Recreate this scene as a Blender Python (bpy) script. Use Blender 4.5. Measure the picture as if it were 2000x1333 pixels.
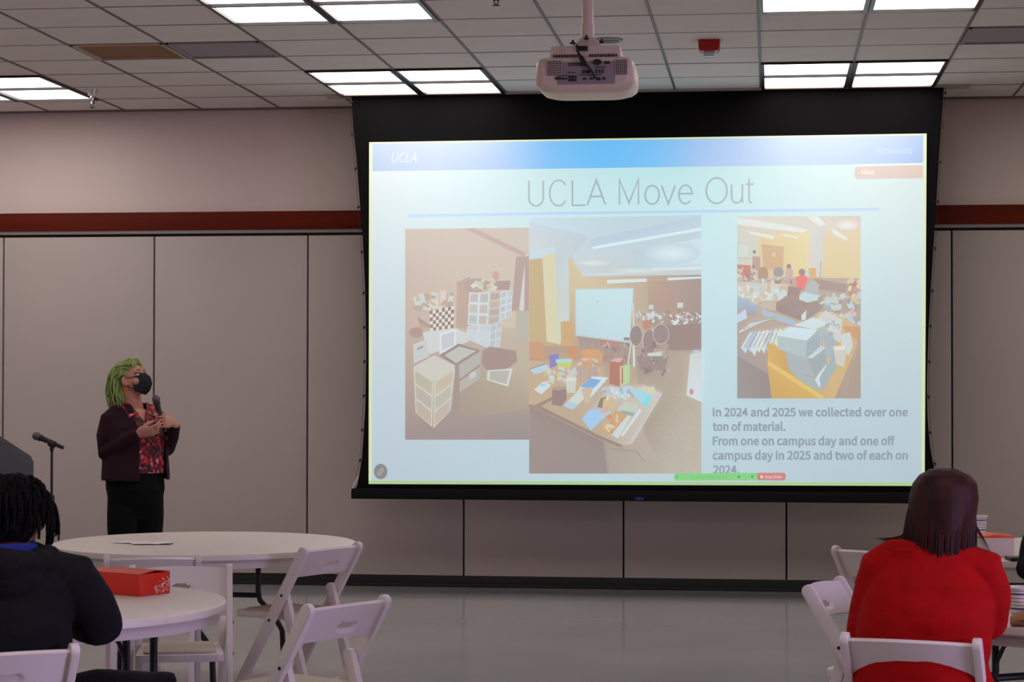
import bpy, bmesh, math, random
import numpy as np
from mathutils import Vector, Matrix, noise, Euler

for o in list(bpy.data.objects):
    bpy.data.objects.remove(o)
SC = bpy.context.scene
COL = SC.collection
rnd = random.Random(7)
pi = math.pi

# ------------------------------------------------------------ camera, light, exposure
EYE = 1.5565
cam = bpy.data.cameras.new('camera')
co = bpy.data.objects.new('camera', cam)
COL.objects.link(co)
SC.camera = co
cam.sensor_width = 36.0
cam.lens = 36.0 * 4044.16 / 2000.0
cam.clip_end = 200
yaw, pit, rol = 0.12383, 0.01935, 0.00136
fw = Vector((-math.sin(yaw) * math.cos(pit), math.cos(yaw) * math.cos(pit), math.sin(pit)))
rt = Vector((math.cos(yaw), math.sin(yaw), 0))
up = rt.cross(fw)
rt2 = rt * math.cos(rol) + up * math.sin(rol)
up2 = -rt * math.sin(rol) + up * math.cos(rol)
co.matrix_world = Matrix(((rt2.x, up2.x, -fw.x, 0), (rt2.y, up2.y, -fw.y, 0), (rt2.z, up2.z, -fw.z, EYE), (0, 0, 0, 1)))
cam.dof.use_dof = True
cam.dof.focus_distance = 13.6
cam.dof.aperture_fstop = 14.0

vs = SC.view_settings
vs.view_transform = 'Standard'
vs.look = 'None'
vs.exposure = 0.0
vs.gamma = 1.0
vs.use_curve_mapping = False

world = bpy.data.worlds.new('world')
SC.world = world
world.use_nodes = True
world.node_tree.nodes['Background'].inputs[0].default_value = (0.5, 0.48, 0.5, 1)
world.node_tree.nodes['Background'].inputs[1].default_value = 0.05

LAMP = (1.0, 0.955, 0.935)      # colour of the fluorescent panels
LAMP_S = 5.0                  # their radiance
H = 3.647                     # ceiling height
T = 0.6096                    # ceiling grid
WALL = 15.48                  # back wall
GX0, GY0 = -4.328, 11.79      # origin of the ceiling grid

def area(name, loc, target, sx, sy, power, color):
    l = bpy.data.lights.new(name, 'AREA')
    l.shape = 'RECTANGLE'
    l.size, l.size_y, l.energy, l.color = sx, sy, power, color
    o = bpy.data.objects.new(name, l)
    COL.objects.link(o)
    d = Vector(target) - Vector(loc)
    o.location = loc
    o.rotation_euler = d.to_track_quat('-Z', 'Y').to_euler()
    return o

# the fixtures of the room that are outside the frame
for kx in (-2, -1, 0, 1, 2):
    for ky in (0, -1, -3, -4):          # the row over the audience is left out to dim the foreground
        for c in (2.5, 3.5):
            x = GX0 + T * (c + 5 * kx)
            y = GY0 + T * (4 + 5 * ky)
            if (ky == 0 and kx in (-1, 0, 1)) or (ky == -1 and kx in (0, 1)):
                continue
            if x < -9.2 or x > 6.2:
                continue
            area('ceiling_lamp', (x, y, H - 0.012), (x, y, 0), .54, 1.1, LAMP_S * pi * .54 * 1.1, LAMP)
# daylight from the windows in the right wall
win = area('window_daylight', (6.45, 4.4, 1.7), (-3.0, 6.5, 0.9), 4.0, 2.0, 150.0, (0.64, 0.52, 1.0))
win.data.spread = math.radians(105)

# ------------------------------------------------------------ helpers
def lin(c):
    c = c / 255.0
    return c / 12.92 if c <= 0.04045 else ((c + 0.055) / 1.055) ** 2.4

def rgb(*c):
    return (lin(c[0]), lin(c[1]), lin(c[2]), 1)

MATS = {}
def mat(name, color, rough=.6, metal=0., var=0., scale=8., stretch=(1, 1, 1), bump=0., bscale=40., spec=.5, emit=None, es=1., coat=0., sheen=0., alpha=None, trans=0.):
    """procedural principled material: colour varied by noise, fine relief by a bump"""
    if name in MATS:
        return MATS[name]
    m = bpy.data.materials.new(name)
    m.use_nodes = True
    nt = m.node_tree
    b = nt.nodes['Principled BSDF']
    b.inputs['Roughness'].default_value = rough
    b.inputs['Metallic'].default_value = metal
    b.inputs['Specular IOR Level'].default_value = spec
    b.inputs['Coat Weight'].default_value = coat
    b.inputs['Sheen Weight'].default_value = sheen
    b.inputs['Transmission Weight'].default_value = trans
    tc = nt.nodes.new('ShaderNodeTexCoord')
    mp = nt.nodes.new('ShaderNodeMapping')
    mp.inputs['Scale'].default_value = stretch
    nt.links.new(tc.outputs['Object'], mp.inputs[0])
    if var > 0:
        n = nt.nodes.new('ShaderNodeTexNoise')
        n.inputs['Scale'].default_value = scale
        n.inputs['Detail'].default_value = 4
        nt.links.new(mp.outputs[0], n.inputs['Vector'])
        r = nt.nodes.new('ShaderNodeValToRGB')
        c = color
        r.color_ramp.elements[0].position = .3
        r.color_ramp.elements[1].position = .7
        r.color_ramp.elements[0].color = (c[0] * (1 - var), c[1] * (1 - var), c[2] * (1 - var), 1)
        r.color_ramp.elements[1].color = (min(1, c[0] * (1 + var)), min(1, c[1] * (1 + var)), min(1, c[2] * (1 + var)), 1)
        nt.links.new(n.outputs['Fac'], r.inputs[0])
        nt.links.new(r.outputs[0], b.inputs['Base Color'])
    else:
        b.inputs['Base Color'].default_value = color
    if bump > 0:
        n2 = nt.nodes.new('ShaderNodeTexNoise')
        n2.inputs['Scale'].default_value = bscale
        n2.inputs['Detail'].default_value = 3
        nt.links.new(mp.outputs[0], n2.inputs['Vector'])
        bp = nt.nodes.new('ShaderNodeBump')
        bp.inputs['Strength'].default_value = bump
        bp.inputs['Distance'].default_value = .01
        nt.links.new(n2.outputs['Fac'], bp.inputs['Height'])
        nt.links.new(bp.outputs[0], b.inputs['Normal'])
    if emit:
        b.inputs['Emission Color'].default_value = emit
        b.inputs['Emission Strength'].default_value = es
    MATS[name] = m
    return m

class MB:
    """collects shapes and links them as one mesh object"""
    def __init__(s):
        s.v, s.f, s.m, s.c = [], [], [], []
        s.mi = 0
    def add(s, vs_, fs):
        o = len(s.v)
        s.v += [tuple(v) for v in vs_]
        for f in fs:
            s.f.append(tuple(i + o for i in f))
            s.m.append(s.mi)
        return s
    def box(s, c, d, M=None):
        x, y, z = d[0] / 2, d[1] / 2, d[2] / 2
        p = [Vector((a * x, b * y, e * z)) for e in (-1, 1) for b in (-1, 1) for a in (-1, 1)]
        if M is not None:
            p = [M @ q for q in p]
        p = [q + Vector(c) for q in p]
        return s.add(p, [(0, 2, 3, 1), (4, 5, 7, 6), (0, 1, 5, 4), (2, 6, 7, 3), (0, 4, 6, 2), (1, 3, 7, 5)])
    def rings(s, R, closed=True, cap=True):
        n = len(R[0])
        o = len(s.v)
        for r in R:
            s.v += [tuple(q) for q in r]
        for i in range(len(R) - 1):
            for j in range(n if closed else n - 1):
                a, b = o + i * n + j, o + i * n + (j + 1) % n
                s.f.append((a, b, b + n, a + n))
                s.m.append(s.mi)
        if cap and closed:
            s.f.append(tuple(o + j for j in range(n))[::-1])
            s.f.append(tuple(o + (len(R) - 1) * n + j for j in range(n)))
            s.m += [s.mi, s.mi]
        return s
    def tube(s, pts, r, n=10, dome=True, flat=1.0, ref=None):
        """tube along pts; r a number or a list; flat squeezes the section along the second axis"""
        P = [Vector(p) for p in pts]
        rr = list(r) if hasattr(r, '__len__') else [r] * len(P)
        if dome:
            d0 = (P[0] - P[1]).normalized()
            d1 = (P[-1] - P[-2]).normalized()
            pre = [(P[0] + d0 * rr[0] * k, rr[0] * math.sqrt(max(0.0, 1 - k * k))) for k in (.97, .75, .4)]
            post = [(P[-1] + d1 * rr[-1] * k, rr[-1] * math.sqrt(max(0.0, 1 - k * k))) for k in (.4, .75, .97)]
            rr = [b for a, b in pre] + rr + [b for a, b in post]
            P = [a for a, b in pre] + P + [a for a, b in post]
        R = []
        u = None
        for i, p in enumerate(P):
            t = (P[min(i + 1, len(P) - 1)] - P[max(i - 1, 0)])
            if t.length < 1e-9:
                t = Vector((0, 0, 1))
            t.normalize()
            if u is None:
                a = Vector(ref) if ref else (Vector((0, 0, 1)) if abs(t.z) < .9 else Vector((1, 0, 0)))
                u = (a - t * a.dot(t)).normalized()
            else:
                u = (u - t * u.dot(t))
                u = u.normalized() if u.length > 1e-6 else t.orthogonal().normalized()
            w = t.cross(u)
            R.append([p + (u * math.cos(k * 2 * pi / n) * flat + w * math.sin(k * 2 * pi / n)) * rr[i] for k in range(n)])
        return s.rings(R)
    def loft(s, rows, n=28, ang=0., pw=2.0):
        """rows of (x, y, z, a, b): horizontal (super)ellipses"""
        R = []
        for (x, y, z, a, b) in rows:
            r = []
            for k in range(n):
                t = k * 2 * pi / n
                cx, cy = math.cos(t), math.sin(t)
                ex = math.copysign(abs(cx) ** (2 / pw), cx) * a
                ey = math.copysign(abs(cy) ** (2 / pw), cy) * b
                r.append((x + ex * math.cos(ang) - ey * math.sin(ang), y + ex * math.sin(ang) + ey * math.cos(ang), z))
            R.append(r)
        return s.rings(R)
    def lathe(s, prof, n=24, c=(0, 0, 0), M=None):
        R = []
        for (r, z) in prof:
            ring = [Vector((r * math.cos(k * 2 * pi / n), r * math.sin(k * 2 * pi / n), z)) for k in range(n)]
            if M is not None:
                ring = [M @ q for q in ring]
            R.append([q + Vector(c) for q in ring])
        return s.rings(R)
    def ell(s, c, r, M=None, n=20, m=12):
        R = []
        for i in range(m + 1):
            a = -pi / 2 + pi * (i + .02 * (i == 0) - .02 * (i == m)) / m
            ring = [Vector((r[0] * math.cos(a) * math.cos(k * 2 * pi / n), r[1] * math.cos(a) * math.sin(k * 2 * pi / n), r[2] * math.sin(a))) for k in range(n)]
            if M is not None:
                ring = [M @ q for q in ring]
            R.append([q + Vector(c) for q in ring])
        return s.rings(R)
    def prism(s, poly, lo, hi, axis=1):
        """polygon in the two other axes extruded along axis"""
        def P(a, b, t):
            return (a, t, b) if axis == 1 else ((t, a, b) if axis == 0 else (a, b, t))
        n = len(poly)
        v = [P(a, b, lo) for a, b in poly] + [P(a, b, hi) for a, b in poly]
        f = [tuple(range(n)), tuple(range(2 * n - 1, n - 1, -1))] + [(i, i + n, (i + 1) % n + n, (i + 1) % n) for i in range(n)]
        return s.add(v, f)
    def xf(s, M):
        s.v = [tuple(M @ Vector(q)) for q in s.v]
        return s
    def mesh(s, name, mats, smooth=True, bevel=0., seg=2, angle=35):
        me = bpy.data.meshes.new(name)
        me.from_pydata(s.v, [], s.f)
        for m in (mats if isinstance(mats, (list, tuple)) else [mats]):
            me.materials.append(m)
        me.polygons.foreach_set('material_index', s.m)
        bm = bmesh.new()
        bm.from_mesh(me)
        bmesh.ops.recalc_face_normals(bm, faces=bm.faces)
        if bevel > 0:
            ed = [e for e in bm.edges if len(e.link_faces) == 2 and e.calc_face_angle(0) > .6]
            bmesh.ops.bevel(bm, geom=ed, offset=bevel, segments=seg, affect='EDGES', profile=.6, clamp_overlap=True)
        bm.to_mesh(me)
        bm.free()
        if smooth:
            me.polygons.foreach_set('use_smooth', [True] * len(me.polygons))
            me.set_sharp_from_angle(angle=math.radians(angle))
        return me
    def build(s, name, mats, parent=None, **k):
        return link(name, s.mesh(name, mats, **k), parent)

def link(name, me, parent=None):
    o = bpy.data.objects.new(name, me)
    COL.objects.link(o)
    if parent:
        o.parent = parent
    return o

def thing(name, label, cat, loc=(0, 0, 0), rz=0., group=None):
    o = bpy.data.objects.new(name, None)
    o.empty_display_size = .1
    COL.objects.link(o)
    o.location = loc
    o.rotation_euler = (0, 0, rz)
    return tag(o, label, cat, group)

def tag(o, label, cat, group=None):
    o['label'] = label
    o['category'] = cat
    if group:
        o['group'] = group
    return o

def struct(o):
    o['kind'] = 'structure'
    return o

def dup(root, loc, rz, label, group=None):
    r = root.copy()
    COL.objects.link(r)
    r.location = loc
    r.rotation_euler = (0, 0, rz)
    r['label'] = label
    if group:
        r['group'] = group
    for ch in list(root.children):
        c = ch.copy()
        COL.objects.link(c)
        c.parent = r
        for g in ch.children:
            d = g.copy()
            COL.objects.link(d)
            d.parent = c
    return r

def organic(mb, name, mats, voxel=.006, it=6, fac=.5, wrinkle=0., wscale=9., wst=(1, 1, 1), cut=None, thick=0.):
    """joins the collected shapes into one continuous smooth surface"""
    me = mb.mesh(name + '_raw', mats)
    ob = bpy.data.objects.new(name + '_raw', me)
    COL.objects.link(ob)
    md = ob.modifiers.new('r', 'REMESH')
    md.mode = 'VOXEL'
    md.voxel_size = voxel
    md.use_smooth_shade = True
    sm = ob.modifiers.new('s', 'SMOOTH')
    sm.factor = fac
    sm.iterations = it
    dg = bpy.context.evaluated_depsgraph_get()
    ev = ob.evaluated_get(dg)
    out = bpy.data.meshes.new_from_object(ev, depsgraph=dg)
    bpy.data.objects.remove(ob)
    bpy.data.meshes.remove(me)
    out.name = name
    bm = bmesh.new()
    bm.from_mesh(out)
    bm.normal_update()
    if wrinkle:
        for v in bm.verts:
            p = Vector((v.co.x * wst[0], v.co.y * wst[1], v.co.z * wst[2])) * wscale
            h = noise.noise(p) + .5 * noise.noise(p * 2.1)
            v.co += v.normal * h * wrinkle
    if cut:
        bmesh.ops.delete(bm, geom=[f for f in bm.faces if cut(f.calc_center_median())], context='FACES')
        for _ in range(3):
            bd = [v for v in bm.verts if v.is_boundary]
            bmesh.ops.smooth_vert(bm, verts=bd, factor=.5, use_axis_x=True, use_axis_y=True, use_axis_z=True)
    if thick:
        bm.normal_update()
        bmesh.ops.solidify(bm, geom=bm.faces[:], thickness=thick)
    bm.to_mesh(out)
    bm.free()
    out.polygons.foreach_set('use_smooth', [True] * len(out.polygons))
    return out

def rotz(a):
    return Matrix.Rotation(a, 4, 'Z')

# ------------------------------------------------------------ materials
M_WALL = mat('painted_plaster', rgb(216, 196, 187), .75, var=.03, scale=1.5, bump=.05, bscale=120)
M_PANEL = mat('partition_vinyl', rgb(186, 172, 164), .6, var=.03, scale=1.2, bump=.04, bscale=200)
M_WOOD = mat('stained_wood_rail', rgb(94, 24, 3), .6, var=.22, scale=2, stretch=(.35, 6, 6), spec=.15)
M_TRACK = mat('track_metal', rgb(150, 138, 132), .45, .3)
M_BLACK = mat('black_rubber', rgb(18, 17, 18), .5)
M_TILE = mat('ceiling_tile', rgb(228, 220, 214), .9, var=.03, scale=3, bump=.15, bscale=160)
M_GRID = mat('ceiling_grid_metal', rgb(128, 112, 106), .5)
M_WHITE = mat('white_resin', rgb(218, 204, 202), .38, var=.02, scale=6)
M_SEATPAD = mat('beige_vinyl', rgb(184, 168, 146), .55, var=.04, scale=10, bump=.05, bscale=60)
M_TABLE = mat('speckled_table_plastic', rgb(214, 200, 192), .42, var=.03, scale=30, bump=.04, bscale=150)
M_APRON = mat('table_rim_plastic', rgb(200, 186, 184), .45)
M_LEGS = mat('dark_powder_coat', rgb(32, 30, 36), .4, .3)
M_SCREW = mat('dark_screw', rgb(50, 40, 36), .4, .6)
# ------------------------------------------------------------ room shell
XL, XR, YB = -9.6, 6.6, -8.5
def floor_mat():
    m = bpy.data.materials.new('polished_floor')
    m.use_nodes = True
    nt = m.node_tree
    b = nt.nodes['Principled BSDF']
    tc = nt.nodes.new('ShaderNodeTexCoord')
    n = nt.nodes.new('ShaderNodeTexNoise')
    n.inputs['Scale'].default_value = .8
    n.inputs['Detail'].default_value = 6
    nt.links.new(tc.outputs['Object'], n.inputs['Vector'])
    r = nt.nodes.new('ShaderNodeValToRGB')
    r.color_ramp.elements[0].position = .3
    r.color_ramp.elements[1].position = .75
    r.color_ramp.elements[0].color = rgb(158, 155, 154)
    r.color_ramp.elements[1].color = rgb(172, 169, 167)
    nt.links.new(n.outputs['Fac'], r.inputs[0])
    nt.links.new(r.outputs[0], b.inputs['Base Color'])
    b.inputs['Roughness'].default_value = .10
    n2 = nt.nodes.new('ShaderNodeTexNoise')
    n2.inputs['Scale'].default_value = 3.5
    n2.inputs['Detail'].default_value = 2
    nt.links.new(tc.outputs['Object'], n2.inputs['Vector'])
    bp = nt.nodes.new('ShaderNodeBump')
    bp.inputs['Strength'].default_value = .04
    bp.inputs['Distance'].default_value = .02
    nt.links.new(n2.outputs['Fac'], bp.inputs['Height'])
    nt.links.new(bp.outputs[0], b.inputs['Normal'])
    return m
M_FLOOR = floor_mat()
struct(MB().box(((XL + XR) / 2, (YB + WALL) / 2, -.05), (XR - XL, WALL - YB + .4, .1)).build('floor', M_FLOOR))
struct(MB().box(((XL + XR) / 2, WALL + .09, (H + 2.86) / 2 + .05), (XR - XL, .15, H - 2.86 + .12)).build('wall_back', M_WALL))
struct(MB().box((XL - .05, (YB + WALL) / 2, H / 2), (.1, WALL - YB + .4, H + .1)).build('wall_left', M_WALL))
struct(MB().box((XR + .05, (YB + WALL) / 2, H / 2), (.1, WALL - YB + .4, H + .1)).build('wall_right', M_WALL))
struct(MB().box(((XL + XR) / 2, YB - .05, H / 2), (XR - XL, .1, H + .1)).build('wall_front', M_WALL))

# folding partition below the rail: a row of panels, each with its own edges
part = struct(MB().box(((XL + XR) / 2, WALL + .13, 1.36), (XR - XL, .05, 2.72)).build('wall_partition', M_BLACK))
pw = 1.207
pm = MB().box((0, 0, 0), (pw - .014, .07, 2.58)).mesh('panel', M_PANEL, bevel=.004)
em = MB().box((0, 0, 0), (.007, .05, 2.58)).mesh('panel_edge', mat('panel_edge_metal', rgb(200, 190, 186), .4, .4))
k = 0
x = -5.913 - 3 * pw
while x < XR - .2:
    w_ = min(pw, XR - x)
    o = link('panel', pm, part)
    o.location = (x + pw / 2 - (0.0 if w_ == pw else 0), WALL + .035, 2.667 - 1.29)
    if x + pw > XR:
        o.scale.x = (XR - x) / pw
        o.location.x = x + (XR - x) / 2
    e = link('panel_edge', em, part)
    e.location = (x + .0095, WALL + .03, 2.667 - 1.29)
    x += pw
struct(MB().box(((XL + XR) / 2, WALL - .006, 2.784), (XR - XL, .055, .138)).build('trim_1', M_WOOD, bevel=.006))
t2 = MB().box(((XL + XR) / 2, WALL + .008, 2.7015), (XR - XL, .05, .029))
struct(t2.build('trim_2', M_TRACK, bevel=.002))
struct(MB().box(((XL + XR) / 2, WALL + .058, 2.678), (XR - XL, .05, .026)).build('trim_3', M_BLACK))
sw = MB()
sw.box(((XL + XR) / 2, WALL + .035, .045), (XR - XL, .055, .09))
sw.box(((XL + XR) / 2, WALL + .004, .012), (XR - XL, .012, .024))
struct(sw.build('baseboard_back', M_BLACK, bevel=.003))

# suspended ceiling: slab, metal grid, lay-in tiles
ceil = struct(MB().box(((XL + XR) / 2, (YB + WALL) / 2, H + .1), (XR - XL, WALL - YB + .4, .1)).build('ceiling', mat('plenum', rgb(60, 55, 52), .9)))
tm = MB().box((0, 0, .009), (T - .012, T - .012, .018)).mesh('tile', M_TILE, bevel=.003, seg=1)
LIGHTS = set()
for kx in range(-3, 4):
    for ky in range(-6, 1):
        for c in (2, 3):
            for r in (3, 4):
                LIGHTS.add((c + 5 * kx, r + 5 * ky))
VENTS = {(0, 1), (1, 1), (9, 1)}
rest = MB()
for c in range(-9, 18):
    for r in range(-34, 7):
        if (c, r) in LIGHTS or (c, r) in VENTS:
            continue
        x0, y0 = GX0 + T * c, GY0 + T * r
        x1, y1 = min(x0 + T, XR), min(y0 + T, WALL)
        if x1 < XL or x0 > XR or y1 < YB or y1 - y0 < .02 or x1 - x0 < .05:
            continue
        vis = -4 <= c <= 12 and r >= -3
        if vis:
            o = link('tile', tm, ceil)
            o.location = ((x0 + x1) / 2, (y0 + y1) / 2, H + rnd.uniform(-.001, .001))
            if y1 < y0 + T - .01:
                o.scale.y = (y1 - y0) / T
        else:
            rest.box(((x0 + x1) / 2, (y0 + y1) / 2, H + .009), (x1 - x0 - .012, y1 - y0 - .012, .018))
ro = rest.build('tile_field', M_TILE, ceil, smooth=False)
ro['kind'] = 'stuff'
g = MB()
for c in range(-9, 19):
    x0 = GX0 + T * c
    if XL < x0 < XR:
        g.box((x0, (YB + WALL) / 2, H + .003), (.016, WALL - YB, .012))
        g.box((x0 - .005, (YB + WALL) / 2, H - .004), (.003, WALL - YB, .004))
        g.box((x0 + .005, (YB + WALL) / 2, H - .004), (.003, WALL - YB, .004))
for r in range(-34, 7):
    y0 = GY0 + T * r
    if YB < y0 < WALL:
        g.box(((XL + XR) / 2, y0, H + .004), (XR - XL, .013, .012))
go = g.build('ceiling_grid', M_GRID, ceil, smooth=False)
go['kind'] = 'stuff'
struct(MB().box(((XL + XR) / 2, WALL - .012, H - .003), (XR - XL, .03, .02)).build('trim_4', M_GRID))

# recessed light panels in view
M_DIFF = mat('glowing_diffuser', rgb(250, 244, 236), .5, emit=(LAMP[0], LAMP[1], LAMP[2], 1), es=LAMP_S)
M_FRAME = mat('dark_fixture_frame', rgb(42, 38, 38), .4, .3)
fr = MB()
fw_ = .024
fr.box((-T / 2 + fw_ / 2 + .004, 0, 0), (fw_, 2 * T - .008, .03))
fr.box((T / 2 - fw_ / 2 - .004, 0, 0), (fw_, 2 * T - .008, .03))
fr.box((0, -T + .012, 0), (T - .008, .016, .03))
fr.box((0, T - .012, 0), (T - .008, .016, .03))
fr.box((0, 0, 0), (T - .008, .026, .03))
frm = fr.mesh('frame', M_FRAME, smooth=False)
dfm = MB().box((0, 0, 0), (T - .05, T - .03, .008)).mesh('diffuser', M_DIFF, smooth=False)
hou = MB().box((0, 0, .03), (T - .02, 2 * T - .02, .008)).mesh('housing', M_FRAME, smooth=False)
def fixture(c, r, label):
    t = thing('ceiling_light', label, 'light', (GX0 + T * (c + .5), GY0 + T * (r + 1), H), 0, 'recessed ceiling light panels')
    link('frame', frm, t)
    link('housing', hou, t)
    for s in (-1, 1):
        d = link('diffuser', dfm, t)
        d.location = (0, s * T / 2, .006)
FX = [(-3, 3, 'sliver of a lit ceiling light panel cut by the left picture edge'),
      (-2, 3, 'lit ceiling light panel at far left, its corner touching the chrome sprinkler'),
      (2, 3, 'lit ceiling light panel over the upper left corner of the projection screen'),
      (3, 3, 'lit ceiling light panel over the screen just left of the projector'),
      (7, 3, 'lit ceiling light panel over the screen right of the red alarm'),
      (8, 3, 'lit ceiling light panel over the upper right corner of the screen'),
      (2, -2, 'lit ceiling light panel at the top of the picture, leftmost of four there'),
      (3, -2, 'lit ceiling light panel at the top of the picture, second from left of four'),
      (7, -2, 'lit ceiling light panel at the top of the picture, third from left of four'),
      (8, -2, 'lit ceiling light panel at the top of the picture, rightmost of four there')]
for a in FX:
    fixture(*a)

# air vents
def vent(c, r, label, kind):
    t = thing('ceiling_vent', label, 'vent', (GX0 + T * (c + .5), GY0 + T * (r + .5), H))
    f = MB()
    for s in (-1, 1):
        f.box((s * (T / 2 - .02), 0, 0), (.02, T - .02, .02))
        f.box((0, s * (T / 2 - .02), 0), (T - .02, .02, .02))
    if kind == 'brown':
        f.build('frame', mat('tan_vent_frame', rgb(190, 166, 142), .5), t, bevel=.002)
        MB().box((0, 0, .05), (T - .03, T - .03, .006)).build('duct_back', mat('brown_duct', rgb(170, 130, 92), .7), t)
        q = MB()
        for i in range(-12, 13):
            q.box((i * .022, 0, .02), (.003, T - .06, .03))
            q.box((0, i * .022, .02), (T - .06, .003, .03))
        q.build('eggcrate_core', mat('brown_eggcrate', rgb(186, 146, 108), .6), t, smooth=False)['kind'] = 'stuff'
    else:
        f.build('frame', mat('grey_vent_frame', rgb(150, 140, 142), .5), t, bevel=.002)
        MB().box((0, 0, .004), (T - .05, T - .05, .008)).build('perforated_panel', mat('grey_perforated', rgb(152, 142, 144), .6, var=.1, scale=260), t)
vent(0, 1, 'brown eggcrate air vent in the ceiling at upper left', 'brown')
vent(1, 1, 'flat grey vent panel in the ceiling right beside the brown vent', 'grey')
vent(9, 1, 'flat grey vent panel in the ceiling at the right edge of the picture', 'grey')

# sprinklers, ceiling speaker, strobe
M_CHROME = mat('chrome', rgb(225, 222, 220), .15, 1.)
def sprinkler(x, y, label, chrome=True):
    t = thing('sprinkler', label, 'sprinkler', (x, y, H))
    m = M_CHROME if chrome else M_BLACK
    MB().lathe([(.001, .0), (.05, 0), (.046, -.006), (.034, -.018), (.03, -.04), (.022, -.042), (.001, -.042)], 20).build('escutcheon', m, t)
    MB().lathe([(.001, -.04), (.014, -.04), (.016, -.06), (.011, -.075), (.012, -.1), (.008, -.104), (.001, -.104)], 14).build('body', m, t)
    f = MB()
    for s in (-1, 1):
        f.tube([(s * .012, 0, -.06), (s * .016, 0, -.09), (s * .01, 0, -.115), (0, 0, -.128)], .003, 6)
    f.build('frame_arms', M_BLACK, t)
    d = MB().lathe([(.001, -.126), (.02, -.128), (.022, -.131), (.001, -.132)], 12)
    d.build('deflector', M_BLACK, t)
sprinkler(-4.83, 14.36, 'chrome pendant sprinkler hanging by the far left light panel')
sprinkler(-1.415, 10.68, 'small dark sprinkler head at the top edge, left of the projector pole', False)
t = thing('ceiling_speaker', 'round grey flush disc in the ceiling just right of the projector pole', 'speaker', (-.975, 12.6, H))
MB().lathe([(.001, 0), (.088, 0), (.086, -.008), (.074, -.012), (.001, -.012)], 32).build('rim', mat('grey_speaker_rim', rgb(150, 138, 134), .5), t)
MB().lathe([(.001, -.011), (.07, -.011), (.06, -.016), (.001, -.018)], 32).build('grille', mat('grey_speaker_grille', rgb(105, 96, 94), .6, var=.2, scale=300), t)
t = thing('fire_alarm', 'red fire alarm strobe box on the ceiling right of the projector', 'alarm', (-.366, 12.72, H))
b = MB().prism([(-.066, 0), (.066, 0), (.064, -.05), (.054, -.07), (-.054, -.07), (-.064, -.05)], -.066, .066)
b.build('body', mat('alarm_red', rgb(170, 12, 10), .35), t, bevel=.006)
MB().prism([(-.036, -.068), (.036, -.068), (.032, -.1), (-.032, -.1)], -.03, .03).build('strobe_lens', mat('clear_lens', rgb(200, 205, 205), .1, spec=.8), t, bevel=.004)

# ------------------------------------------------------------ projector on its pole
PX, PY = -.876, 10.0
M_PROJ = mat('projector_white', rgb(222, 198, 180), .4, var=.01)
M_PDARK = mat('projector_dark', rgb(30, 25, 25), .6)
t = thing('projector', 'white ceiling projector on a pole, its ports facing the room, above the screen', 'projector', (PX, PY, H))
zb, zt = -.705, -.545      # body bottom / top (relative)
def rrect(w, d, r, n=6):
    out = []
    for cx, cy, a0 in ((w / 2 - r, d / 2 - r, 0), (-w / 2 + r, d / 2 - r, 90), (-w / 2 + r, -d / 2 + r, 180), (w / 2 - r, -d / 2 + r, 270)):
        for i in range(n + 1):
            a = math.radians(a0 + 90 * i / n)
            out.append((cx + r * math.cos(a), cy + r * math.sin(a)))
    return out
bd = MB()
R_ = []
for z, w, d, r in ((-.708, .30, .26, .06), (-.705, .36, .32, .08), (-.694, .425, .37, .08), (-.675, .465, .39, .06), (-.655, .474, .392, .05), (-.59, .474, .392, .05), (-.562, .462, .385, .05), (-.547, .44, .37, .05), (-.543, .41, .35, .05)):
    R_.append([(a, b_, z) for a, b_ in rrect(w, d, r)])
bd.rings(R_)
body = bd.build('body', M_PROJ, t)
yb = -.1965
MB().box((.01, yb, -.622), (.275, .006, .108)).build('port_panel', mat('port_panel_grey', rgb(150, 134, 136), .5), t, bevel=.002)
pt = MB()
for (cx, cz, w, h_) in ((-.105, -.646, .026, .012), (-.075, -.648, .03, .007), (-.048, -.64, .012, .012), (-.034, -.64, .012, .012), (-.02, -.64, .01, .01), (-.048, -.655, .012, .012), (-.034, -.655, .012, .012), (-.02, -.655, .01, .01),
                        (-.085, -.634, .05, .003), (-.04, -.619, .04, .003), (.02, -.632, .05, .003), (.075, -.632, .06, .003), (.024, -.65, .018, .008), (.056, -.65, .018, .008), (.09, -.652, .018, .014), (.116, -.65, .012, .012),
                        (.03, -.617, .04, .012), (.08, -.61, .008, .008), (.095, -.61, .008, .008), (.11, -.61, .008, .008), (.08, -.62, .008, .008), (.095, -.62, .008, .008), (.11, -.62, .008, .008), (.1, -.596, .05, .003), (.13, -.574, .026, .012), (-.02, -.577, .07, .004), (-.02, -.585, .07, .003)):
    pt.box((cx - .02, yb - .004, cz), (w, .006, h_))
pt.build('ports', M_PDARK, t)['kind'] = 'stuff'
MB().lathe([(.001, 0), (.014, 0), (.014, .006), (.001, .006)], 16, (.064, yb - .008, -.572), Matrix.Rotation(pi / 2, 4, 'X') @ Matrix.Diagonal((1.5, 1, 1, 1))).build('power_inlet', M_PDARK, t)
for cx, wv in ((-.142, .068), (.178, .055)):
    gr = MB().box((cx, yb - .001, -.597), (wv, .006, .07))
    gr.build('vent_recess', M_PDARK, t)
    gg = MB()
    nx = int(wv / .0085)
    for i in range(nx + 1):
        gg.box((cx - wv / 2 + i * wv / nx, yb - .006, -.597), (.002, .004, .072))
    for j in range(9):
        gg.box((cx, yb - .006, -.632 + j * .00875), (wv, .004, .002))
    gg.build('vent_grille', M_PROJ, t, smooth=False)['kind'] = 'stuff'
MB().lathe([(.001, 0), (.046, 0), (.046, .03), (.04, .034), (.001, .02)], 24, (.06, .19, -.63), Matrix.Rotation(-pi / 2, 4, 'X')).build('lens', mat('lens_glass', rgb(30, 34, 50), .05, spec=1.), t)
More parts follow.
